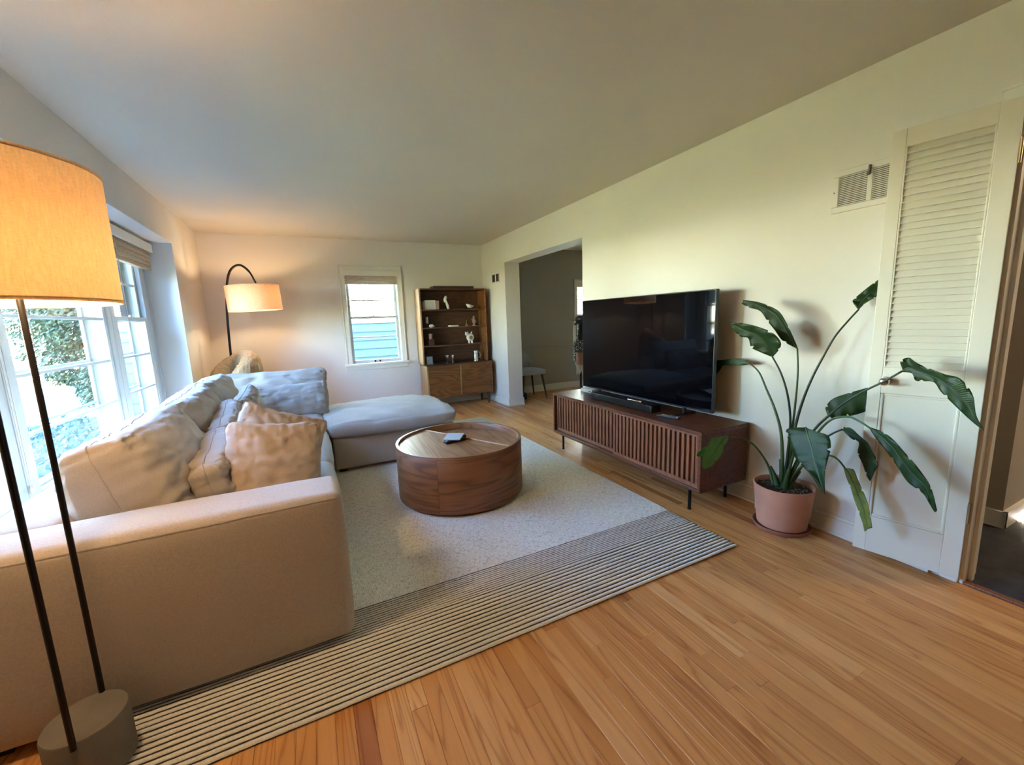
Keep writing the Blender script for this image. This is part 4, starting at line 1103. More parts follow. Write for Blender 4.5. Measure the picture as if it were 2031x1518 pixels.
# ================================================================== PLANT
LEAVES = {
 'L1': ([[[2.44,1.356,1.061],[2.44,1.353,1.061],[2.44,1.35,1.063]],[[2.427,1.429,1.105],[2.427,1.39,1.125],[2.427,1.364,1.11]],[[2.413,1.469,1.166],[2.413,1.427,1.203],[2.413,1.398,1.192]],[[2.4,1.504,1.215],[2.4,1.464,1.256],[2.4,1.439,1.266]],[[2.387,1.543,1.275],[2.387,1.522,1.295],[2.387,1.496,1.305]],[[2.373,1.604,1.299],[2.373,1.576,1.322],[2.373,1.56,1.331]],[[2.36,1.643,1.325],[2.36,1.632,1.335],[2.36,1.638,1.344]]],
   [[2.44,1.353,1.061],[2.42,1.331,0.931],[2.41,1.327,0.764],[2.42,1.339,0.598],[2.42,1.352,0.418],[2.42,1.357,0.28]]),
 'L2': ([[[2.38,1.464,1.016],[2.38,1.452,1.014],[2.38,1.446,1.017]],[[2.367,1.516,1.038],[2.367,1.461,1.057],[2.367,1.403,1.07]],[[2.353,1.563,1.064],[2.353,1.49,1.105],[2.353,1.401,1.113]],[[2.34,1.577,1.119],[2.34,1.527,1.142],[2.34,1.447,1.159]],[[2.327,1.621,1.13],[2.327,1.588,1.163],[2.327,1.533,1.193]],[[2.313,1.663,1.18],[2.313,1.639,1.191],[2.313,1.616,1.211]],[[2.3,1.669,1.203],[2.3,1.667,1.209],[2.3,1.67,1.214]]],
   [[2.38,1.452,1.014],[2.385,1.403,0.927],[2.39,1.363,0.814],[2.4,1.343,0.677],[2.41,1.346,0.543],[2.41,1.357,0.282]]),
 'L3': ([[[2.5,1.664,0.954],[2.5,1.664,0.95],[2.5,1.664,0.945]],[[2.503,1.724,0.971],[2.503,1.723,0.951],[2.503,1.709,0.934]],[[2.507,1.792,0.97],[2.507,1.791,0.954],[2.507,1.783,0.927]],[[2.51,1.862,0.956],[2.51,1.855,0.946],[2.51,1.84,0.922]],[[2.513,1.914,0.944],[2.513,1.895,0.924],[2.513,1.863,0.914]],[[2.517,1.936,0.887],[2.517,1.914,0.883],[2.517,1.889,0.879]],[[2.52,1.934,0.84],[2.52,1.925,0.846],[2.52,1.917,0.852]]],
   [[2.5,1.664,0.95],[2.48,1.588,0.9],[2.46,1.527,0.811],[2.44,1.454,0.694],[2.43,1.406,0.57],[2.42,1.382,0.42],[2.41,1.372,0.277]]),
 'L4': ([[[2.5,1.113,1.267],[2.5,1.109,1.267],[2.5,1.105,1.271]],[[2.51,1.142,1.306],[2.51,1.111,1.288],[2.51,1.092,1.292]],[[2.52,1.142,1.32],[2.52,1.102,1.313],[2.52,1.078,1.307]],[[2.53,1.113,1.355],[2.53,1.085,1.341],[2.53,1.064,1.32]],[[2.54,1.082,1.388],[2.54,1.065,1.365],[2.54,1.051,1.332]],[[2.55,1.061,1.409],[2.55,1.048,1.386],[2.55,1.035,1.358]],[[2.56,1.037,1.425],[2.56,1.029,1.411],[2.56,1.024,1.397]]],
   [[2.5,1.109,1.267],[2.48,1.143,1.208],[2.46,1.186,1.128],[2.45,1.233,1.008],[2.43,1.269,0.885],[2.42,1.302,0.746],[2.41,1.321,0.604],[2.42,1.341,0.432],[2.42,1.347,0.284]]),
 'L5': ([[[2.45,1.186,0.717],[2.45,1.18,0.713],[2.45,1.172,0.706]],[[2.466,1.203,0.752],[2.466,1.164,0.739],[2.466,1.157,0.695]],[[2.482,1.181,0.798],[2.482,1.128,0.783],[2.482,1.115,0.713]],[[2.498,1.131,0.831],[2.498,1.089,0.822],[2.498,1.074,0.732]],[[2.513,1.083,0.856],[2.513,1.055,0.855],[2.513,1.039,0.756]],[[2.529,1.048,0.875],[2.529,1.025,0.881],[2.529,1.006,0.793]],[[2.545,1.0,0.906],[2.545,0.996,0.905],[2.545,0.993,0.898]]],
   [[2.45,1.18,0.713],[2.43,1.224,0.639],[2.41,1.262,0.533],[2.42,1.308,0.398],[2.42,1.337,0.287]]),
 'L6': ([[[2.36,0.864,0.986],[2.36,0.862,0.99],[2.36,0.862,0.996]],[[2.358,0.828,0.983],[2.358,0.84,1.006],[2.358,0.871,1.033]],[[2.355,0.809,0.952],[2.355,0.807,0.997],[2.355,0.843,1.052]],[[2.352,0.755,0.955],[2.352,0.757,0.979],[2.352,0.808,1.028]],[[2.35,0.728,0.919],[2.35,0.714,0.953],[2.35,0.729,0.994]],[[2.347,0.69,0.878],[2.347,0.671,0.912],[2.347,0.675,0.979]],[[2.345,0.653,0.839],[2.345,0.634,0.858],[2.345,0.634,0.922]],[[2.342,0.618,0.806],[2.342,0.612,0.816],[2.342,0.615,0.839]],[[2.34,0.589,0.783],[2.34,0.589,0.784],[2.34,0.588,0.787]]],
   [[2.36,0.862,0.99],[2.36,0.927,0.933],[2.37,0.998,0.879],[2.38,1.082,0.804],[2.39,1.152,0.721],[2.4,1.217,0.63],[2.41,1.27,0.509],[2.42,1.321,0.371],[2.42,1.342,0.285]]),
 'L7': ([[[2.24,1.215,0.67],[2.24,1.175,0.678],[2.24,1.127,0.668]],[[2.227,1.262,0.646],[2.227,1.158,0.653],[2.227,1.066,0.663]],[[2.213,1.229,0.575],[2.213,1.13,0.602],[2.213,1.044,0.62]],[[2.2,1.192,0.518],[2.2,1.106,0.543],[2.2,1.042,0.571]],[[2.187,1.142,0.486],[2.187,1.083,0.495],[2.187,1.046,0.516]],[[2.173,1.094,0.455],[2.173,1.058,0.448],[2.173,1.04,0.488]],[[2.16,1.037,0.397],[2.16,1.032,0.394],[2.16,1.027,0.391]]],
   [[2.24,1.175,0.678],[2.29,1.218,0.646],[2.36,1.278,0.537],[2.4,1.326,0.385],[2.41,1.341,0.288]]),
 'L8': ([[[2.36,0.962,0.706],[2.36,0.96,0.708],[2.36,0.957,0.711]],[[2.357,0.932,0.666],[2.357,0.923,0.686],[2.357,0.914,0.702]],[[2.354,0.884,0.611],[2.354,0.873,0.646],[2.354,0.869,0.678]],[[2.351,0.837,0.55],[2.351,0.828,0.593],[2.351,0.825,0.633]],[[2.349,0.796,0.494],[2.349,0.783,0.538],[2.349,0.778,0.583]],[[2.346,0.742,0.462],[2.346,0.739,0.498],[2.346,0.733,0.525]],[[2.343,0.719,0.429],[2.343,0.718,0.455],[2.343,0.712,0.483]],[[2.34,0.698,0.398],[2.34,0.692,0.398],[2.34,0.689,0.408]]],
   [[2.36,0.96,0.708],[2.37,1.009,0.729],[2.38,1.061,0.739],[2.39,1.13,0.711],[2.4,1.19,0.636],[2.41,1.252,0.514],[2.42,1.312,0.374],[2.42,1.337,0.287]]),
 'L9': ([[[2.42,1.105,0.664],[2.42,1.094,0.66],[2.42,1.091,0.674]],[[2.417,1.053,0.621],[2.417,1.063,0.648],[2.417,1.057,0.674]],[[2.414,1.019,0.611],[2.414,1.021,0.635],[2.414,1.018,0.645]],[[2.411,1.019,0.568],[2.411,0.998,0.598],[2.411,0.984,0.621]],[[2.409,1.012,0.542],[2.409,0.978,0.552],[2.409,0.959,0.581]],[[2.406,0.992,0.509],[2.406,0.962,0.514],[2.406,0.93,0.529]],[[2.403,0.972,0.459],[2.403,0.952,0.475],[2.403,0.938,0.489]],[[2.4,0.955,0.434],[2.4,0.953,0.434],[2.4,0.95,0.44]]],
   [[2.42,1.094,0.66],[2.41,1.125,0.637],[2.41,1.166,0.594],[2.41,1.214,0.514],[2.42,1.278,0.396],[2.42,1.326,0.291]]),
 'L10': ([[[2.37,1.054,0.477],[2.37,1.049,0.477],[2.37,1.037,0.478]],[[2.363,1.037,0.435],[2.363,1.024,0.454],[2.363,1.008,0.482]],[[2.357,1.011,0.387],[2.357,0.997,0.406],[2.357,0.984,0.44]],[[2.35,0.989,0.338],[2.35,0.971,0.359],[2.35,0.955,0.39]],[[2.343,0.962,0.282],[2.343,0.946,0.313],[2.343,0.931,0.343]],[[2.337,0.94,0.235],[2.337,0.926,0.256],[2.337,0.913,0.286]],[[2.33,0.926,0.2],[2.33,0.914,0.22],[2.33,0.898,0.232]]],
   [[2.37,1.049,0.477],[2.37,1.08,0.509],[2.38,1.119,0.518],[2.39,1.175,0.502],[2.4,1.241,0.444],[2.41,1.3,0.358],[2.42,1.331,0.283]]),
 'L11': ([[[2.089,1.5,0.58],[2.094,1.5,0.574],[2.101,1.5,0.571]],[[1.963,1.493,0.591],[2.049,1.493,0.571],[2.082,1.493,0.555]],[[1.926,1.487,0.572],[2.011,1.487,0.547],[2.043,1.487,0.52]],[[1.883,1.48,0.528],[1.965,1.48,0.519],[2.014,1.48,0.483]],[[1.857,1.473,0.498],[1.921,1.473,0.486],[1.96,1.473,0.457]],[[1.845,1.467,0.466],[1.885,1.467,0.458],[1.915,1.467,0.441]],[[1.848,1.46,0.446],[1.855,1.46,0.443],[1.862,1.46,0.443]]],
   [[2.094,1.5,0.574],[2.199,1.49,0.548],[2.274,1.47,0.507],[2.329,1.44,0.431],[2.349,1.41,0.357],[2.34,1.38,0.278]]),
 'L12': ([[[1.999,1.53,0.527],[1.999,1.53,0.521],[1.999,1.53,0.515]],[[1.945,1.53,0.53],[1.961,1.53,0.511],[1.977,1.53,0.497]],[[1.9,1.53,0.517],[1.924,1.53,0.502],[1.948,1.53,0.481]],[[1.872,1.53,0.495],[1.883,1.53,0.487],[1.902,1.53,0.479]]],
   [[1.999,1.53,0.521],[2.055,1.515,0.565],[2.094,1.5,0.574]]),
}
PX, PY = 2.421, 1.365
pl = thing('potted_plant', 'tall bird of paradise plant in terracotta pot between console and door', 'plant', (PX, PY, 0))
bm = bmesh.new()
lathe(bm, [(0, .020), (.120, .020), (.127, .026), (.155, .262), (.1545, .266), (.150, .268), (.146, .264), (.142, .235), (.14, .10), (0, .09)], (PX, PY, 0), 56)
bm_obj('pot', bm, M['terracotta'], pl, 40)
bm = bmesh.new()
lathe(bm, [(0, .001), (.138, .001), (.150, .022), (.150, .028), (.146, .029), (.136, .012), (0, .012)], (PX, PY, 0), 56)
bm_obj('saucer', bm, M['terracotta_dark'], pl, 40)
bm = bmesh.new()
rings = []
for k in range(9):
    r = .1425*k/8
    rings.append([bm.verts.new((PX+r*math.cos(2*PI*i/36), PY+r*math.sin(2*PI*i/36), .238+.008*noise.noise(Vector((r*60*math.cos(2*PI*i/36), r*60*math.sin(2*PI*i/36), 1)))+.012*(1-k/8))) for i in range(36)])
for A, B in zip(rings, rings[1:]):
    for i in range(36): bm.faces.new((A[i], A[(i+1) % 36], B[(i+1) % 36], B[i]))
bmesh.ops.remove_doubles(bm, verts=bm.verts, dist=1e-5)
bm_obj('soil', bm, M['soil'], pl, 180)
bm = bmesh.new()
for i in range(150):
    a, r = rnd.uniform(0, 2*PI), .138*math.sqrt(rnd.random())
    s = rnd.uniform(.003, .008)
    bmesh.ops.create_icosphere(bm, subdivisions=1, radius=s, matrix=Matrix.Translation((PX+r*math.cos(a), PY+r*math.sin(a), .248+.006*(1-r/.14))) @ Matrix.Diagonal((1, rnd.uniform(.6, 1.4), .6, 1)))
o = bm_obj('bark_chips', bm, M['bark'], pl); o['kind'] = 'stuff'
def spline(pts, k):
    return smooth_pts(pts, k)
def leaf(key, m, ms, fold=.012, r0=.0085, r1=.0045):
    st, pet = LEAVES[key]
    Lf = spline([s[0] for s in st], 6); Md = spline([s[1] for s in st], 6); Rt = spline([s[2] for s in st], 6)
    view = (Vector(st[len(st)//2][1])-CAM_P).normalized()
    bm = bmesh.new(); uvl = bm.loops.layers.uv.new('UVMap'); uvs = {}
    rows = []
    n = len(Md); W = 10
    for i in range(n):
        row = []
        u = i/(n-1)
        wl, wr_ = (Lf[i]-Md[i]).length, (Rt[i]-Md[i]).length
        for j in range(W+1):
            v = j/W
            if v <= .5: t = 1-v/.5; p = Md[i].lerp(Lf[i], t); ww = wl
            else: t = (v-.5)/.5; p = Md[i].lerp(Rt[i], t); ww = wr_
            d = -fold*min(1, ww/.03)*(t**1.0) + fold*.6*t*t + .004*noise.noise(Vector((i*.35, j*.5, len(key)+ord(key[-1]))))*t + (.005*math.sin(i*.8+len(st)+(3 if v > .5 else 0))+.002*math.sin(i*2.3))*t*t*min(1, ww/.03)
            if j in (0, W) and ww > .018 and (i*7+ord(key[-1])*3+j) % 13 == 0: p = p.lerp(Md[i], .22)
            q = bm.verts.new(p + view*d); uvs[q] = (u, v); row.append(q)
        rows.append(row)
    for A, B in zip(rows, rows[1:]):
        for j in range(W):
            try: f = bm.faces.new((A[j], A[j+1], B[j+1], B[j]))
            except ValueError: continue
            for lp in f.loops: lp[uvl].uv = uvs[lp.vert]
    me = bpy.data.meshes.new('leaf'); bmesh.ops.recalc_face_normals(bm, faces=bm.faces); bm.to_mesh(me); bm.free()
    o = link('leaf', me, m, pl, 180)
    sd = o.modifiers.new('thick', 'SOLIDIFY'); sd.thickness = .0009; sd.offset = 0
    # midrib
    b2 = bmesh.new(); k = len(Md)-2
    tube(b2, [p + view*(-.0012) for p in Md[:k]], [max(.0008, r1*.75*(1-i/k)) for i in range(k)], 6)
    bm_obj('midrib', b2, ms, o, 180)
    pp = spline(pet, 5)
    b3 = bmesh.new()
    tube(b3, pp, [r1+(r0-r1)*(i/(len(pp)-1))**1.5 for i in range(len(pp))], 8)
    bm_obj('stalk', b3, ms, o, 180)
    return o
leaf('L1', M['leaf'], M['stalk'])
leaf('L2', M['leaf'], M['stalk_dark'])
leaf('L3', M['leaf'], M['stalk'], .006, .011)
leaf('L4', M['leaf'], M['stalk_dark'], .016, .010)
leaf('L5', M['leaf'], M['stalk_dark'], .014)
leaf('L6', M['leaf'], M['stalk_dark'], .014)
leaf('L7', M['leaf'], M['stalk'], .02, .010)
leaf('L8', M['leaf_light'] if False else M['leaf'], M['stalk'], .014)
leaf('L9', M['leaf'], M['stalk_dark'], .01, .007)
leaf('L10', M['leaf_old'], M['stalk'], .012, .007)
leaf('L11', M['leaf_light'], M['stalk'], .012, .007)
leaf('L12', M['leaf_light'], M['stalk'], .006, .003, .0025)
# clasping leaf bases at the soil
for i, (dx, dy, lx, ly, h) in enumerate(((.0, .0, .010, -.01, .20), (.012, .014, .0, .02, .17), (-.012, -.012, -.02, -.03, .15), (.008, -.022, .01, -.05, .13), (-.006, .026, -.01, .05, .12))):
    bm = bmesh.new(); tube(bm, smooth_pts([(PX+dx, PY+dy, .235), (PX+dx+lx*.4, PY+dy+ly*.4, .235+h*.5), (PX+dx+lx, PY+dy+ly, .235+h)], 4), [.017, .0165, .016, .015, .0135, .012, .011, .0095, .008], 8)
    bm_obj('stem_base', bm, M['stalk'], pl, 180)

# ================================================================== NEAR FLOOR LAMP
nl = thing('floor_lamp', 'tall lamp with big lit linen drum shade on two black rods and concrete base', 'lamp', (-.683, 1.50, ZR))
LX, LY = -.683, 1.50
bm = bmesh.new(); lathe(bm, [(0, ZR), (.091, ZR), (.0945, ZR+.004), (.0945, .174), (.0915, .178), (0, .178)], (-.690, LY, 0), 56); bm_obj('base', bm, M['concrete'], nl, 40)
for (y, xb, xt) in ((1.592, -.684, -.680), (1.408, -.684, -.682)):
    bm = bmesh.new(); tube(bm, [(xb, y, .16), (xt, y, 1.66)], .0075, 12); bm_obj('rod', bm, M['black_metal'], nl, 60)
bm = bmesh.new(); tube(bm, [(LX, 1.408, 1.655), (LX, 1.592, 1.655)], .0075, 10); cyl(bm, (LX, LY, 1.56), (LX, LY, 1.655), .018, n=16); bm_obj('socket', bm, M['black_metal'], nl, 60)
bm = bmesh.new()
lathe(bm, [(.2326, 1.366), (.2318, 1.692), (.2298, 1.692), (.2306, 1.366)], (LX, LY, 0), 80, closed=True); bm_obj('shade', bm, M['shade_near'], nl, 60)
for z in (1.3665, 1.6915):
    bm = bmesh.new(); lathe(bm, [(.2335, z-.004), (.2335, z+.004), (.2290, z+.004), (.2290, z-.004)], (LX, LY, 0), 80, closed=True); bm_obj('shade_trim', bm, M['shade_near'], nl, 60)
bm = bmesh.new()
for k in range(3):
    a = k*2*PI/3; tube(bm, [(LX, LY, 1.655), (LX+.230*math.cos(a), LY+.230*math.sin(a), 1.685)], .0025, 6)
bm_obj('shade_spider', bm, M['black_metal'], nl)
bm = bmesh.new(); bmesh.ops.create_uvsphere(bm, u_segments=20, v_segments=12, radius=.032, matrix=Matrix.Translation((LX, LY, 1.53))); bm_obj('bulb', bm, M['bulb'], nl, 180)
def bulb_light(name, loc, w, parent, col=(1.0, 0.68, 0.37)):
    d = bpy.data.lights.new(name, 'POINT'); d.energy = w; d.color = col; d.shadow_soft_size = .045
    o = bpy.data.objects.new(name, d); C.objects.link(o); o.location = loc; attach(o, parent)
    return o
bulb_light('bulb_light', (LX, LY, 1.44), LAMP_NEAR_W, nl)

# ================================================================== FAR ARC LAMP
fl = thing('arc_floor_lamp', 'arched black floor lamp with tilted speckled drum shade in the far corner', 'lamp', (-.80, 5.62, 0))
path = smooth_pts([(-.800, 5.62, .03), (-.803, 5.62, .70), (-.795, 5.60, 1.10), (-.775, 5.60, 1.50), (-.742, 5.60, 1.77), (-.690, 5.60, 1.93), (-.600, 5.60, 1.985), (-.520, 5.60, 1.92), (-.470, 5.60, 1.80), (-.458, 5.60, 1.745)], 6)
bm = bmesh.new(); tube(bm, path, [.0125]*(len(path)-12)+[.010]*12, 10); bm_obj('arched_pole', bm, M['black_metal'], fl, 180)
bm = bmesh.new(); lathe(bm, [(0, 0), (.15, 0), (.155, .006), (.15, .028), (.02, .034), (0, .034)], (-.800, 5.62, 0), 40); bm_obj('base', bm, M['black_metal'], fl, 40)
SM = Matrix.Translation((-.500, 5.60, 1.620)) @ Matrix.Rotation(math.radians(-2.2), 4, 'Y')
def sm(bm): bmesh.ops.transform(bm, matrix=SM, verts=bm.verts)
bm = bmesh.new(); lathe(bm, [(.272, -.138), (.268, .138), (.2660, .138), (.2700, -.138)], (0, 0, 0), 72, closed=True); sm(bm); bm_obj('shade', bm, M['shade_far'], fl, 60)
for z, r in ((-.137, .272), (.137, .268)):
    bm = bmesh.new(); lathe(bm, [(r+.001, z-.003), (r+.001, z+.003), (r-.004, z+.003), (r-.004, z-.003)], (0, 0, 0), 72, closed=True); sm(bm); bm_obj('shade_trim', bm, M['shade_far'], fl, 60)
bm = bmesh.new()
for k in range(3): tube(bm, [(0, 0, .11), (.266*math.cos(k*2.094), .266*math.sin(k*2.094), .13)], .0025, 6)
cyl(bm, (0, 0, .03), (0, 0, .12), .018, n=14); sm(bm); bm_obj('socket', bm, M['black_metal'], fl, 60)
bm = bmesh.new(); bmesh.ops.create_uvsphere(bm, u_segments=20, v_segments=12, radius=.03, matrix=SM @ Matrix.Translation((0, 0, .03))); bm_obj('bulb', bm, M['bulb'], fl, 180)
bulb_light('bulb_light', SM @ Vector((0, 0, .02)), LAMP_FAR_W, fl)

# ================================================================== BOUCLE CHAIR
ch = thing('barrel_chair', 'curly tan boucle barrel armchair in the far corner behind the sofa', 'chair', (-.70, 5.52, 0))
bm = bmesh.new()
cx_, cy_ = -.752, 5.48
rows = []
na = 48
for i in range(na+1):
    a = math.radians(-108+300*i/na)               # open towards the room's corner seat front
    a += math.radians(0)
    k = i/na
    ht = .72 + .315*math.sin(PI*k)**.6
    R, T2 = .190, .090
    # profile ring: outer wall, rounded rim, inner wall
    row = []
    for (dr, z) in ((T2, .10), (T2+.012, .35), (T2+.008, ht-.10), (T2*.85, ht-.035), (T2*.35, ht-.004), (-T2*.25, ht-.002), (-T2*.8, ht-.03), (-T2, ht-.09), (-T2, .40), (-T2*.9, .30)):
        rr = R+dr-.07*max(0, (z-.4)/.6)+.02
        row.append(bm.verts.new((cx_+rr*math.cos(a), cy_+rr*math.sin(a)*1.0, z)))
    rows.append(row)
for A, B in zip(rows, rows[1:]):
    for k in range(len(A)-1): bm.faces.new((A[k], B[k], B[k+1], A[k+1]))
for r in (rows[0], rows[-1]): bm.faces.new(r)
bmesh.ops.recalc_face_normals(bm, faces=bm.faces)
bmesh.ops.subdivide_edges(bm, edges=bm.edges[:], cuts=2, use_grid_fill=True)
bm.normal_update()
for v in bm.verts: v.co += v.normal*(.010*noise.noise(v.co*45)+.006*noise.noise(v.co*90))
bm_obj('barrel_back', bm, M['boucle'], ch, 180)
bm = bmesh.new(); lathe(bm, [(0, .10), (.20, .10), (.205, .34), (.19, .40), (.15, .425), (0, .43)], (cx_, cy_-.02, 0), 40); bm_obj('seat', bm, M['boucle'], ch, 180)
for (dx, dy) in ((-.18, -.18), (.18, -.18), (-.18, .18), (.18, .18)):
    bm = bmesh.new(); cyl(bm, (cx_+dx, cy_+dy, 0), (cx_+dx*.95, cy_+dy*.95, .11), .014, .02, 12); bm_obj('leg', bm, M['dark_wood'], ch, 40)

# ================================================================== BOOKCASE
bc = thing('bookcase', 'tall acacia bookcase with open shelves above a wider two-door cabinet', 'bookcase', (1.98, 6.0, 0))
UX0, UX1, UY0, UY1, UZ0, UZ1 = 1.468, 2.492, 5.900, 6.190, .660, 1.755
LX0, LX1, LY0, LY1, LZ0, LZ1 = 1.487, 2.512, 5.800, 6.195, .175, .660
th = .024
def bp(name, p0, p1, m, parent=bc, bev=.0025): return box(name, p0, p1, M[m], parent, bev)
bp('side_panel', (UX0, UY0, UZ0), (UX0+th, UY1, UZ1), 'acacia_side'); bp('side_panel', (UX1-th, UY0, UZ0), (UX1, UY1, UZ1), 'acacia')
bp('top_panel', (UX0+th, UY0, UZ1-th), (UX1-th, UY1, UZ1), 'acacia_dark'); bp('back_panel', (UX0+th, UY1-.012, UZ0), (UX1-th, UY1, UZ1-th), 'acacia_dark')
SH = [1.457, 1.197, .935]
for z in SH: bp('shelf', (UX0+th, UY0+.004, z-.018), (UX1-th, UY1-.012, z), 'acacia_dark')
bp('side_panel', (LX0, LY0, LZ0), (LX0+th, LY1, LZ1), 'acacia_side'); bp('side_panel', (LX1-th, LY0, LZ0), (LX1, LY1, LZ1), 'acacia')
bp('cabinet_top', (LX0, LY0, LZ1-.020), (LX1, LY1, LZ1+.0005), 'acacia_dark'); bp('cabinet_bottom', (LX0+th, LY0+.004, LZ0), (LX1-th, LY1, LZ0+th), 'acacia')
bp('cabinet_back', (LX0+th, LY1-.012, LZ0+th), (LX1-th, LY1, LZ1-.02), 'acacia_dark')
xm = (LX0+LX1)/2
bp('divider', (xm-.011, LY0+.002, LZ0+th), (xm+.011, LY1-.02, LZ1-.02), 'acacia_side')
def front(name, x0, x1, z0, z1):
    d = bp(name, (x0, LY0+.006, z0), (x1, LY0+.026, z1), 'acacia')
    return d
zd = LZ0+th+.003; zt = LZ1-.023
front('drawer', LX0+th+.003, xm-.014, zt-.145, zt)
front('drawer', LX0+th+.003, xm-.014, zd, zt-.150)
front('door', xm+.014, LX1-th-.003, zd, zt)
for (x0, x1) in ((LX0+.15, LX0+.30), (LX1-.30, LX1-.15)):
    pass
for (x, y) in ((LX0+.06, LY0+.05), (LX1-.06, LY0+.05), (LX0+.06, LY1-.05), (LX1-.06, LY1-.05)):
    bm = bmesh.new(); cyl(bm, (x, y, 0), (x, y, LZ0), .013, .022, 14); bm_obj('leg', bm, M['acacia_dark'], bc, 40)

def lt(name, label, cat, x, z, y=5.98, group=None): return thing(name, label, cat, (x, y, z), 0, group)
# on top
g = lt('flat_box', 'long dark wooden case lying flat on top of the bookcase', 'box', 2.0, UZ1, 6.02)
box('case', (1.70, 5.93, UZ1+.0005), (2.315, 6.14, UZ1+.028), M['dark_wood'], g, .003); box('lid', (1.698, 5.928, UZ1+.029), (2.317, 6.142, UZ1+.036), M['dark_wood'], g, .002)
# top shelf
S1, S2, S3, S4 = SH[0]+.0006, SH[1]+.0006, SH[2]+.0006, UZ0+.0012
def book(label, x0, x1, z, h, d, m, grp=None, y=5.96):
    b = lt('book', label, 'book', (x0+x1)/2, z, y+d/2, grp)
    box('cover', (x0, y, z), (x0+.003, y+d, z+h), M[m], b, .001); box('cover', (x1-.003, y, z), (x1, y+d, z+h), M[m], b, .001)
    box('spine', (x0, y-.003, z), (x1, y, z+h), M[m], b, .001); box('page_block', (x0+.003, y, z+.003), (x1-.003, y+d-.004, z+h-.004), M['cream_paper'], b)
    return b
book('dark grey book upright at left end of top bookcase shelf', 1.528, 1.560, S1, .118, .17, 'grey_paper')
pf = lt('picture_frame', 'square pale framed card standing at left of the top shelf', 'frame', 1.64, S1, 5.98)
bm = bmesh.new(); bx(bm, 1.565, 5.975, S1, 1.722, 5.990, S1+.132); bm_obj('card', bm, M['cream_paper'], pf, 40, .002)
bm = bmesh.new()
for a in ((1.565, S1, 1.573, S1+.132), (1.714, S1, 1.722, S1+.132), (1.573, S1, 1.714, S1+.008), (1.573, S1+.124, 1.714, S1+.132)): bx(bm, a[0], 5.970, a[1], a[2], 5.976, a[3])
bm_obj('frame', bm, M['white_ceramic'], pf)
book('brown book upright right of the pale framed card, top shelf', 1.727, 1.772, S1, .125, .17, 'terra_cup')
fg = lt('figurine', 'tall cream figurine with raised head and trailing tail, top shelf', 'figurine', 1.90, S1, 5.98)
bm = bmesh.new(); tube(bm, smooth_pts([(1.918, 5.98, S1), (1.908, 5.98, S1+.05), (1.888, 5.98, S1+.105), (1.882, 5.98, S1+.14)], 5), [.013, .016, .019, .021, .022, .021, .019, .018, .018, .017, .016, .015, .013, .012, .010, .009], 10); bm_obj('body', bm, M['white_ceramic'], fg, 180)
bm = bmesh.new(); bmesh.ops.create_uvsphere(bm, u_segments=14, v_segments=10, radius=.020, matrix=Matrix.Translation((1.884, 5.975, S1+.168)) @ Matrix.Diagonal((1, 1, 1.35, 1))); bm_obj('head', bm, M['white_ceramic'], fg, 180)
bm = bmesh.new(); tube(bm, smooth_pts([(1.872, 5.97, S1+.17), (1.860, 5.97, S1+.13), (1.862, 5.97, S1+.10)], 4), [.010, .013, .014, .014, .013, .011, .010, .008, .006], 8); bm_obj('wing', bm, M['white_ceramic'], fg, 180)
tr2 = lt('tray', 'low dark tray lying on top shelf between figurine and bowl', 'tray', 2.08, S1, 5.98)
bm = bmesh.new(); lathe(bm, [(0, 0), (.060, 0), (.075, .014), (.072, .014), (.058, .004), (0, .004)], (2.08, 5.99, S1), 28); bm_obj('dish', bm, M['dark_wood'], tr2, 40)
bw = lt('bowl', 'white ceramic bowl tilted on a small stand, right of top shelf', 'bowl', 2.25, S1, 5.98)
bm = bmesh.new(); lathe(bm, [(0, 0), (.022, 0), (.030, .006), (.055, .030), (.062, .050), (.059, .050), (.050, .032), (.026, .011), (0, .009)], (0, 0, 0), 28)
bmesh.ops.transform(bm, matrix=Matrix.Translation((2.25, 5.985, S1+.012)) @ Matrix.Rotation(.22, 4, 'Y') @ Matrix.Rotation(.15, 4, 'X'), verts=bm.verts); bm_obj('bowl_shell', bm, M['white_ceramic'], bw, 60)
bm = bmesh.new(); lathe(bm, [(0, 0), (.032, 0), (.026, .018), (0, .018)], (2.25, 5.985, S1), 20); bm_obj('stand', bm, M['dark_wood'], bw, 40)
# second shelf
sk = lt('candle', 'short pale pillar candle on left of the second shelf', 'candle', 1.585, S2, 5.99)
bm = bmesh.new(); lathe(bm, [(0, .060), (.018, .060), (.018, .150), (.015, .154), (0, .152)], (1.588, 6.0, S2), 18); bm_obj('wax', bm, M['cream_paper'], sk, 40)
bm = bmesh.new(); lathe(bm, [(0, 0), (.026, 0), (.010, .012), (.008, .045), (.022, .058), (.022, .062), (0, .062)], (1.588, 6.0, S2), 18); bm_obj('holder', bm, M['dark_wood'], sk, 40)
sh_ = lt('seashell', 'small pale rounded shell on second shelf beside the candle', 'ornament', 1.64, S2, 5.94)
bm = bmesh.new(); bmesh.ops.create_uvsphere(bm, u_segments=18, v_segments=12, radius=.030, matrix=Matrix.Translation((1.635, 5.945, S2+.022)) @ Matrix.Diagonal((1.25, .9, .75, 1)))
for v in bm.verts: v.co += Vector((0, 0, 1))*.004*math.sin(math.atan2(v.co.y-5.945, v.co.x-1.635)*9)
bm_obj('shell', bm, M['white_ceramic'], sh_, 180)
bm = bmesh.new(); bmesh.ops.create_cone(bm, cap_ends=True, segments=12, radius1=.016, radius2=.003, depth=.03, matrix=Matrix.Translation((1.672, 5.945, S2+.018)) @ Matrix.Rotation(PI/2, 4, 'Y')); bm_obj('spire', bm, M['white_ceramic'], sh_, 180)
wb = lt('book', 'thin white book lying flat at middle of the second shelf', 'book', 1.98, S2, 5.98)
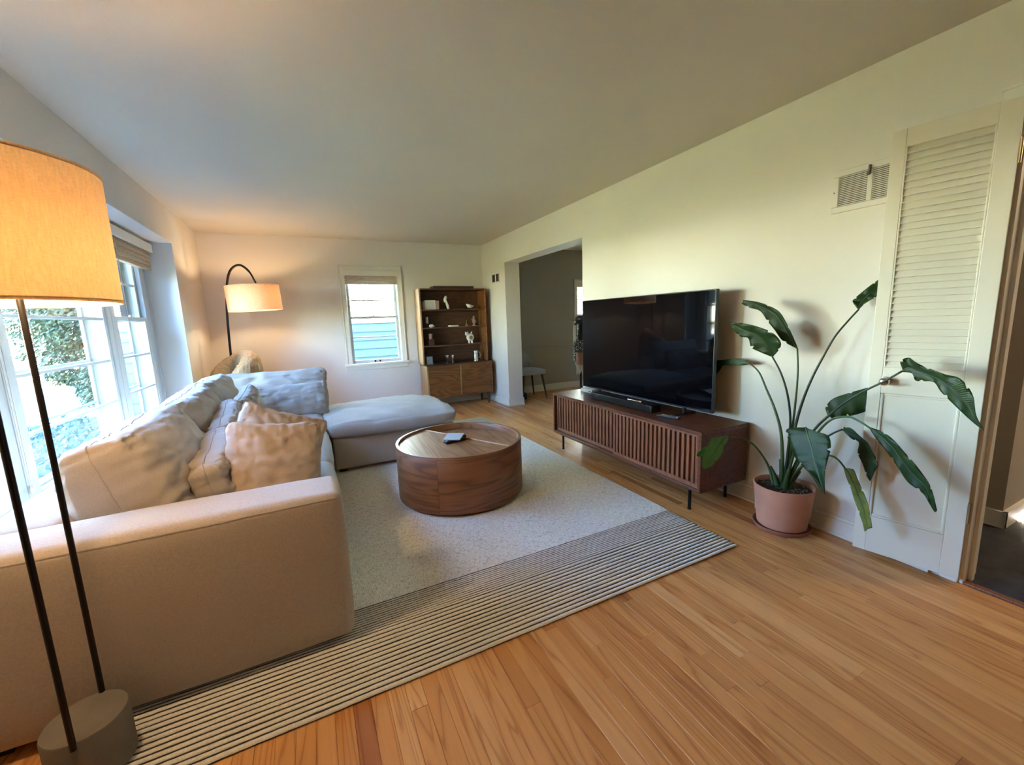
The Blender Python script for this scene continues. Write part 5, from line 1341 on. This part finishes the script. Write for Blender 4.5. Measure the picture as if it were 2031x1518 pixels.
box('cover', (1.918, 5.925, S2), (2.045, 6.06, S2+.003), M['white_ceramic'], wb); box('cover', (1.918, 5.925, S2+.019), (2.045, 6.06, S2+.022), M['white_ceramic'], wb); box('page_block', (1.921, 5.928, S2+.003), (2.042, 6.057, S2+.019), M['cream_paper'], wb)
br = lt('bell', 'tiny brass bell on the second shelf left of the pink figurine', 'bell', 2.19, S2, 5.98)
bm = bmesh.new(); lathe(bm, [(.022, 0), (.018, .012), (.010, .032), (.005, .040), (.004, .085), (.006, .09), (0, .094)], (2.19, 5.985, S2), 16); bm_obj('bell_body', bm, M['brass'], br, 60)
f2 = lt('figurine', 'pinkish standing figurine on a round foot, right of second shelf', 'figurine', 2.315, S2, 5.98)
bm = bmesh.new(); lathe(bm, [(0, 0), (.030, 0), (.030, .010), (.012, .018), (.012, .032), (.024, .05), (.027, .075), (.020, .095), (.012, .108), (.017, .122), (.017, .135), (.009, .150), (0, .158)], (2.315, 5.985, S2), 18); bm_obj('body', bm, M['terra_cup'], f2, 180)
bm = bmesh.new(); tube(bm, smooth_pts([(2.335, 5.985, S2+.085), (2.350, 5.98, S2+.07), (2.338, 5.975, S2+.052)], 4), .007, 8); tube(bm, smooth_pts([(2.295, 5.985, S2+.085), (2.280, 5.98, S2+.095), (2.290, 5.975, S2+.115)], 4), .006, 8); bm_obj('arms', bm, M['terra_cup'], f2, 180)
# third shelf
cp = lt('cup', 'small pinkish clay cup on a block at left of third shelf', 'cup', 1.625, S3, 5.98)
bm = bmesh.new(); lathe(bm, [(0, .094), (.022, .094), (.027, .105), (.030, .172), (.027, .172), (.024, .108), (0, .10)], (1.628, 6.0, S3), 22); bm_obj('cup_body', bm, M['terra_cup'], cp, 40)
bm = bmesh.new(); bx(bm, 1.590, 5.96, S3, 1.668, 6.04, S3+.094); bm_obj('block', bm, M['dark_wood'], cp, 40, .002)
bt = lt('bowl', 'flat brown wooden bowl at middle of third shelf', 'bowl', 1.98, S3, 5.98)
bm = bmesh.new(); lathe(bm, [(0, 0), (.03, 0), (.058, .022), (.055, .024), (.03, .005), (0, .004)], (1.98, 5.985, S3), 26); bm_obj('bowl_shell', bm, M['acacia_dark'], bt, 60)
pg = lt('animal_ornament', 'cream pottery animal with round brown belly medallion on third shelf', 'ornament', 2.235, S3, 5.98)
bm = bmesh.new(); bmesh.ops.create_uvsphere(bm, u_segments=22, v_segments=14, radius=.060, matrix=Matrix.Translation((2.240, 5.985, S3+.088)) @ Matrix.Diagonal((1, .6, 1, 1))); bm_obj('body', bm, M['white_ceramic'], pg, 180)
bm = bmesh.new(); bmesh.ops.create_uvsphere(bm, u_segments=14, v_segments=10, radius=.026, matrix=Matrix.Translation((2.186, 5.975, S3+.142)) @ Matrix.Diagonal((1.2, .8, 1, 1))); bm_obj('head', bm, M['white_ceramic'], pg, 180)
for dx, r in ((-.022, -.5), (.012, .35), (.075, .5)):
    bm = bmesh.new(); bmesh.ops.create_cone(bm, cap_ends=True, segments=10, radius1=.011, radius2=.003, depth=.034, matrix=Matrix.Translation((2.188+dx, 5.975, S3+.166)) @ Matrix.Rotation(r, 4, 'Y')); bm_obj('ear', bm, M['white_ceramic'], pg, 180)
for dx in (-.026, .026):
    bm = bmesh.new(); cyl(bm, (2.24+dx, 5.975, S3), (2.24+dx*.8, 5.975, S3+.05), .013, .016, 12); bm_obj('foot', bm, M['white_ceramic'], pg, 60)
bm = bmesh.new(); cyl(bm, (2.240, 5.955, S3+.088), (2.240, 5.945, S3+.088), .026, n=24); bm_obj('medallion', bm, M['brass'], pg, 40)
# bottom shelf
bx4 = lt('picture_frame', 'square grey framed picture standing at left of lowest shelf', 'frame', 1.57, S4, 5.93)
bm = bmesh.new(); bx(bm, 1.520, 5.935, S4, 1.622, 5.950, S4+.118); bm_obj('picture', bm, M['grey_paper'], bx4, 40, .001)
bm = bmesh.new()
for a in ((1.520, S4, 1.530, S4+.118), (1.612, S4, 1.622, S4+.118), (1.53, S4, 1.612, S4+.01), (1.53, S4+.108, 1.612, S4+.118)): bx(bm, a[0], 5.928, a[1], a[2], 5.936, a[3])
bm_obj('frame', bm, M['grille'], bx4)
def goblet(label, x, h, r):
    gl = lt('goblet', label, 'goblet', x, S4, 5.95, 'silver goblets on lowest shelf')
    bm = bmesh.new(); lathe(bm, [(0, 0), (r*.75, 0), (r*.7, .004), (.006, .012), (.005, h*.42), (r*.55, h*.52), (r*.8, h*.7), (r, h), (r*.93, h), (r*.7, h*.7), (0, h*.56)], (x, 5.95, S4), 22); bm_obj('cup_body', bm, M['silver'], gl, 60)
    bm = bmesh.new(); lathe(bm, [(.006, h*.26), (.011, h*.30), (.006, h*.34)], (x, 5.95, S4), 14); bm_obj('knop', bm, M['silver'], gl, 60)
goblet('larger silver goblet standing on lowest shelf, wide mouth', 1.842, .115, .032)
goblet('smaller silver goblet right of the wide one on lowest shelf', 1.930, .112, .022)
mg = lt('tankard', 'shiny silver tankard with handle at right of lowest shelf', 'mug', 2.30, S4, 5.95)
bm = bmesh.new(); lathe(bm, [(0, 0), (.042, 0), (.042, .012), (.037, .018), (.034, .10), (.036, .152), (.033, .152), (.031, .10), (.033, .02), (0, .016)], (2.302, 5.95, S4), 28); bm_obj('tankard_body', bm, M['silver'], mg, 60)
bm = bmesh.new(); tube(bm, smooth_pts([(2.336, 5.95, S4+.135), (2.372, 5.95, S4+.125), (2.375, 5.95, S4+.06), (2.338, 5.95, S4+.035)], 5), .005, 8); bm_obj('handle', bm, M['silver'], mg, 180)

# ================================================================== DINING ROOM THINGS
dc = thing('dining_chair', 'grey upholstered dining chair with tapered dark legs in next room', 'chair', (3.12, 5.80, 0))
soft_box('seat', (2.90, 5.58, .40), (3.345, 6.03, .475), M['dining_fabric'], dc, .03, .012)
bm = bmesh.new(); rows = []
for i in range(25):
    a = math.radians(40+160*i/24)
    k = i/24; zt_ = .58+.235*math.sin(PI*k)**.7
    row = []
    for (dr, z) in ((.0, .42), (.012, .55), (.01, zt_-.03), (0, zt_), (-.03, zt_), (-.045, zt_-.03), (-.045, .55), (-.04, .44)):
        row.append(bm.verts.new((3.11+(.255+dr)*math.cos(a), 5.81+(.255+dr)*math.sin(a), z)))
    rows.append(row)
for A, B in zip(rows, rows[1:]):
    for k in range(7): bm.faces.new((A[k], B[k], B[k+1], A[k+1]))
bm.faces.new(rows[0]); bm.faces.new(rows[-1])
bm_obj('shell_back', bm, M['dining_fabric'], dc, 180)
for (x, y, ex, ey) in ((2.96, 5.64, -.04, -.05), (3.29, 5.64, .06, -.05), (2.96, 5.97, -.04, .05), (3.29, 5.97, .06, .05)):
    bm = bmesh.new(); cyl(bm, (x+ex, y+ey, 0), (x, y, .41), .011, .019, 12); bm_obj('leg', bm, M['dark_wood'], dc, 40)
bg = thing('black_bag', 'low black bag lying on dining room floor under the grey chair', 'bag', (2.98, 5.80, 0))
soft_box('body', (2.865, 5.70, .0), (3.05, 5.92, .105), M['black_plastic'], bg, .025, .012, wr=.006, wscale=12)
bm = bmesh.new(); tube(bm, smooth_pts([(2.90, 5.72, .10), (2.93, 5.72, .15), (2.98, 5.72, .155), (3.01, 5.72, .10)], 4), .006, 8); bm_obj('handle', bm, M['black_plastic'], bg, 180)
# coat rack with cap and patterned bag, half hidden by the wall edge
ck = thing('coat_rack', 'black coat rack standing in dining room behind the television wall edge', 'rack', (3.84, 5.35, 0))
bm = bmesh.new(); cyl(bm, (3.84, 5.35, .02), (3.84, 5.35, 1.30), .016, n=14); bm_obj('pole', bm, M['black_metal'], ck, 60)
for k in range(4):
    a = k*PI/2+.3; bm = bmesh.new(); tube(bm, smooth_pts([(3.84, 5.35, 1.18), (3.84+.07*math.cos(a), 5.35+.07*math.sin(a), 1.20), (3.84+.10*math.cos(a), 5.35+.10*math.sin(a), 1.26)], 4), .008, 8); bm_obj('hook', bm, M['black_metal'], ck, 180)
for k in range(4):
    a = k*PI/2+.3; bm = bmesh.new(); tube(bm, [(3.84, 5.35, .12), (3.84+.2*math.cos(a), 5.35+.2*math.sin(a), .012)], .012, 8); bm_obj('foot', bm, M['black_metal'], ck, 60)
cpp = thing('cap', 'black cap hanging at the top of the coat rack', 'hat', (3.79, 5.30, 1.2))
bm = bmesh.new(); bmesh.ops.create_uvsphere(bm, u_segments=18, v_segments=12, radius=.09, matrix=Matrix.Translation((3.83, 5.31, 1.245)) @ Matrix.Diagonal((1, 1, .62, 1))); bm_obj('crown', bm, M['black_plastic'], cpp, 180)
bm = bmesh.new(); lathe(bm, [(.0, 0), (.055, 0), (.075, -.006), (.075, -.002), (.055, .005), (0, .005)], (3.735, 5.30, 1.225), 20); bm_obj('brim', bm, M['black_plastic'], cpp, 60)
jk = thing('jacket', 'dark jacket hanging under the black cap on the coat rack', 'jacket', (3.83, 5.33, .9))
soft_box('body', (3.765, 5.30, .90), (3.93, 5.42, 1.19), M['black_plastic'], jk, .035, .01, wr=.012, wscale=10)
tb = thing('tote_bag', 'white and black patterned tote bag with long strap on coat rack', 'bag', (3.76, 5.26, .75))
def pattern_mat():
    m, nt, b = new_mat('patterned_cloth')
    v = N(nt, 'ShaderNodeTexVoronoi'); v.inputs['Scale'].default_value = 45; L(nt, coords(nt), v.inputs['Vector'])
    L(nt, ramp(nt, v.outputs['Distance'], [(.30, (.62, .58, .50)), (.38, (.05, .05, .05))]), b.inputs['Base Color']); b.inputs['Roughness'].default_value = .9
    return m
M['pattern'] = pattern_mat()
soft_box('pouch', (3.66, 5.24, .745), (3.86, 5.275, .905), M['pattern'], tb, .014, .014, wr=.008, wscale=14)
bm = bmesh.new(); tube(bm, smooth_pts([(3.700, 5.255, .90), (3.725, 5.255, 1.02), (3.755, 5.26, 1.17)], 5), .012, 8); bm_obj('strap', bm, M['pattern'], tb, 180)
bm = bmesh.new(); tube(bm, smooth_pts([(3.672, 5.255, .76), (3.665, 5.255, .68), (3.672, 5.255, .60)], 4), .013, 8); bm_obj('tassel', bm, M['pattern'], tb, 180)
bb = thing('shoulder_bag', 'brown leather bag hanging below the patterned tote on coat rack', 'bag', (3.79, 5.27, .55))
soft_box('pouch', (3.725, 5.285, .515), (3.90, 5.335, .77), M['terra_cup'], bb, .02, .012, wr=.008, wscale=12)
bm = bmesh.new(); tube(bm, smooth_pts([(3.76, 5.31, .76), (3.79, 5.31, 1.0), (3.83, 5.33, 1.19)], 5), .006, 6); bm_obj('strap', bm, M['terra_cup'], bb, 180)
fr = thing('fringe_scarf', 'cream fringed scarf hanging low on the coat rack', 'scarf', (3.80, 5.29, .45))
bm = bmesh.new()
for k in range(9): tube(bm, smooth_pts([(3.72+k*.018, 5.345, .62), (3.715+k*.018, 5.275, .50), (3.71+k*.018+.01*math.sin(k), 5.272, .38+.02*(k % 3))], 3), .006, 5)
bm_obj('fringe', bm, M['cream_paper'], fr, 180)
bm = bmesh.new(); bx(bm, 3.71, 5.34, .60, 3.875, 5.352, 1.15); bm_obj('cloth', bm, M['cream_paper'], fr, 40, .004)

# ================================================================== OUTDOORS
gz = -.55
lawn = bmesh.new()
bmesh.ops.create_grid(lawn, x_segments=2, y_segments=2, size=70, matrix=Matrix.Translation((0, 20, gz)))
struct(bm_obj('lawn', lawn, M['lawn']))
bm = bmesh.new(); bx(bm, -60, 24, gz, -3, 31, gz+.01); struct(bm_obj('street', bm, M['pave']))
hs = thing('neighbour_house', 'lap-sided house with shade put into its siding colour, close outside the far window', 'house', (2.0, 10.0, gz))
HY = 8.8
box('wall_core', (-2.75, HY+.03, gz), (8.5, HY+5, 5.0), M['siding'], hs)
s0 = None; ex = .168
for i in range(32):
    if s0 is None:
        bm = bmesh.new()
        z = gz
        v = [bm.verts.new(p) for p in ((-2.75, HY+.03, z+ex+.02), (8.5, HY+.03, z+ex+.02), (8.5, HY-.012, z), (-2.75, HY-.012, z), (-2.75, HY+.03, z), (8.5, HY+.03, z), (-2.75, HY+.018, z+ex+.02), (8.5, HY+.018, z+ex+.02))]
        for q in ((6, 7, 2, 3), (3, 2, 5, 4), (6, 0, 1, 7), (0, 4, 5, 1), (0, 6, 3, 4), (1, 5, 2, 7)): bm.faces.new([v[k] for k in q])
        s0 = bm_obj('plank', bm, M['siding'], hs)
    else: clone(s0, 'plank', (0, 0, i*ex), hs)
bm = bmesh.new(); bx(bm, -3.1, HY-.35, 5.0, 8.9, HY+5.2, 5.2); bm_obj('roof', bm, M['roof'], hs)

def leaf_cloud(bm, c, rad, n, size, seed, flat=1.0):
    r = random.Random(seed)
    for i in range(n):
        while True:
            p = Vector((r.uniform(-1, 1), r.uniform(-1, 1), r.uniform(-1, 1)))
            l = p.length
            if l < 1 and l > .35*r.random(): break
        q = Vector((p.x*rad[0], p.y*rad[1], p.z*rad[2]))
        k = .75+.45*noise.noise(q*1.3+Vector((seed, 0, 0)))
        q = q*k + Vector(c)
        s = size*r.uniform(.5, 1.3)
        a = Vector((r.uniform(-1, 1), r.uniform(-1, 1), r.uniform(-.6, 1))).normalized()
        b = a.orthogonal().normalized()
        d = a.cross(b)
        vs = [bm.verts.new(q+b*s), bm.verts.new(q+d*s*.45), bm.verts.new(q-b*s), bm.verts.new(q-d*s*.45)]
        bm.faces.new(vs)
def tree(label, name, x, y, h, crown, n, size, m, seed, trunk=.15, cz=None):
    t = thing(name, label, 'tree', (x, y, gz), 0)
    cz = cz if cz is not None else h-crown[2]
    bm = bmesh.new(); tube(bm, smooth_pts([(x, y, gz), (x+.05, y, gz+h*.3), (x-.05, y+.05, gz+h*.7)], 4), [trunk*(1-.07*i) for i in range(9)], 8); bm_obj('trunk', bm, M['bark'], t, 180)
    bm = bmesh.new(); leaf_cloud(bm, (x, y, gz+cz), crown, n, size, seed)
    me = bpy.data.meshes.new('foliage'); bm.to_mesh(me); bm.free()
    f = link('foliage', me, M[m], t); f['kind'] = 'stuff'
    return t
tree('broad dense evergreen shrub filling the middle of the bay window view', 'evergreen_shrub', -4.9, 14.2, 5.2, (1.9, 1.8, 2.7), 46000, .052, 'evergreen', 3, .12)
for i, (x, y, sd) in enumerate(((-17.5, -3.0, 12), (-19.0, 5.0, 13), (-17.0, 12.5, 14))):  # three unseen trees, added to bounce sunlight into the bay window
    tree(('unseen leafy tree added to bounce light, across from the bay window on the camera side', 'unseen leafy tree added to bounce light, across from the middle of the bay window', 'unseen leafy tree added to bounce light, across the lawn left of the big evergreen')[i], 'leafy_tree', x, y, 9.5, (3.2, 4.2, 4.4), 7000, .22, 'leafy', sd, .26, cz=4.8)
tree('unseen dense evergreen added to block light on the near side of the bay window', 'evergreen_shrub', -3.05, .45, 4.6, (1.05, 1.0, 2.4), 11000, .085, 'evergreen', 21, .09)  # added out of view to block light on the reveal and far wall
tree('unseen bushy evergreen added to block light farther back from the bay window', 'evergreen_shrub', -5.0, -2.0, 5.2, (1.5, 1.4, 2.7), 12000, .10, 'evergreen', 22, .09)  # second unseen light blocker, added beside the first
tree('low rounded evergreen at right foot of the big shrub outside', 'evergreen_shrub', -3.9, 12.4, 1.9, (1.0, .9, 1.0), 11000, .045, 'evergreen', 9, .06)
tree('tall leafy tree by the street left of the evergreen outside', 'leafy_tree', -12.5, 24, 8.5, (3.4, 3.2, 3.6), 9000, .16, 'leafy', 5, .22)
tree('leafy tree farther along the street seen through the bay window', 'leafy_tree', -8.0, 33, 9, (4.2, 3.5, 3.8), 9000, .18, 'leafy', 6, .25)
tree('leafy tree across the street at left of bay window view', 'leafy_tree', -21, 34, 10, (5, 4, 4.2), 8000, .2, 'leafy', 8, .28)

bm = bmesh.new()  # groundcover added over the lawn to darken what shows through the bay
rj = random.Random(31)
for i in range(34000):
    y = rj.uniform(1.9, 13.2); x = -rj.uniform(1.75, 2.6+.42*y if y > 4 else 4.3)
    if (y > 8.4 and x > -3.3) or math.hypot(x+4.9, y-14.2) < 2.2 or math.hypot(x+3.9, y-12.4) < 1.1: continue
    h = .20+.16*noise.noise(Vector((x*.9, y*.9, 4)))
    z = gz+h*rj.random()**.6
    a = Vector((rj.uniform(-1, 1), rj.uniform(-1, 1), rj.uniform(-.2, .9))).normalized(); b = a.orthogonal().normalized(); d = a.cross(b); sz = .055*rj.uniform(.5, 1.4)
    p = Vector((x, y, z))
    bm.faces.new([bm.verts.new(p+b*sz), bm.verts.new(p+d*sz*.5), bm.verts.new(p-b*sz), bm.verts.new(p-d*sz*.5)])
me = bpy.data.meshes.new('added_groundcover'); bm.to_mesh(me); bm.free()
tag(link('added_groundcover', me, M['added_juniper']), 'low groundcover added to darken the ground below the bay window', 'groundcover', None, 'stuff')

# ================================================================== ADDED HALL FILL LIGHT (unseen, brightens the door jamb and hall wall)
hl_ = thing('added_hall_light', 'unseen round ceiling fill light added in the hall to brighten the door jamb', 'light', (4.3, -.45, 2.36))
bm = bmesh.new(); lathe(bm, [(0, 2.44), (.13, 2.44), (.13, 2.415), (.118, 2.41), (0, 2.41)], (4.3, -.45, 0), 32); bm_obj('plate', bm, M['nickel'], hl_, 40)
bm = bmesh.new(); lathe(bm, [(.115, 2.41), (.10, 2.37), (.06, 2.345), (0, 2.338)], (4.3, -.45, 0), 32); bm_obj('added_light_diffuser', bm, M['bulb'], hl_, 60)
bulb_light('hall_fill_light', (4.3, -.45, 2.28), .7, hl_, (1.0, 0.86, 0.70))
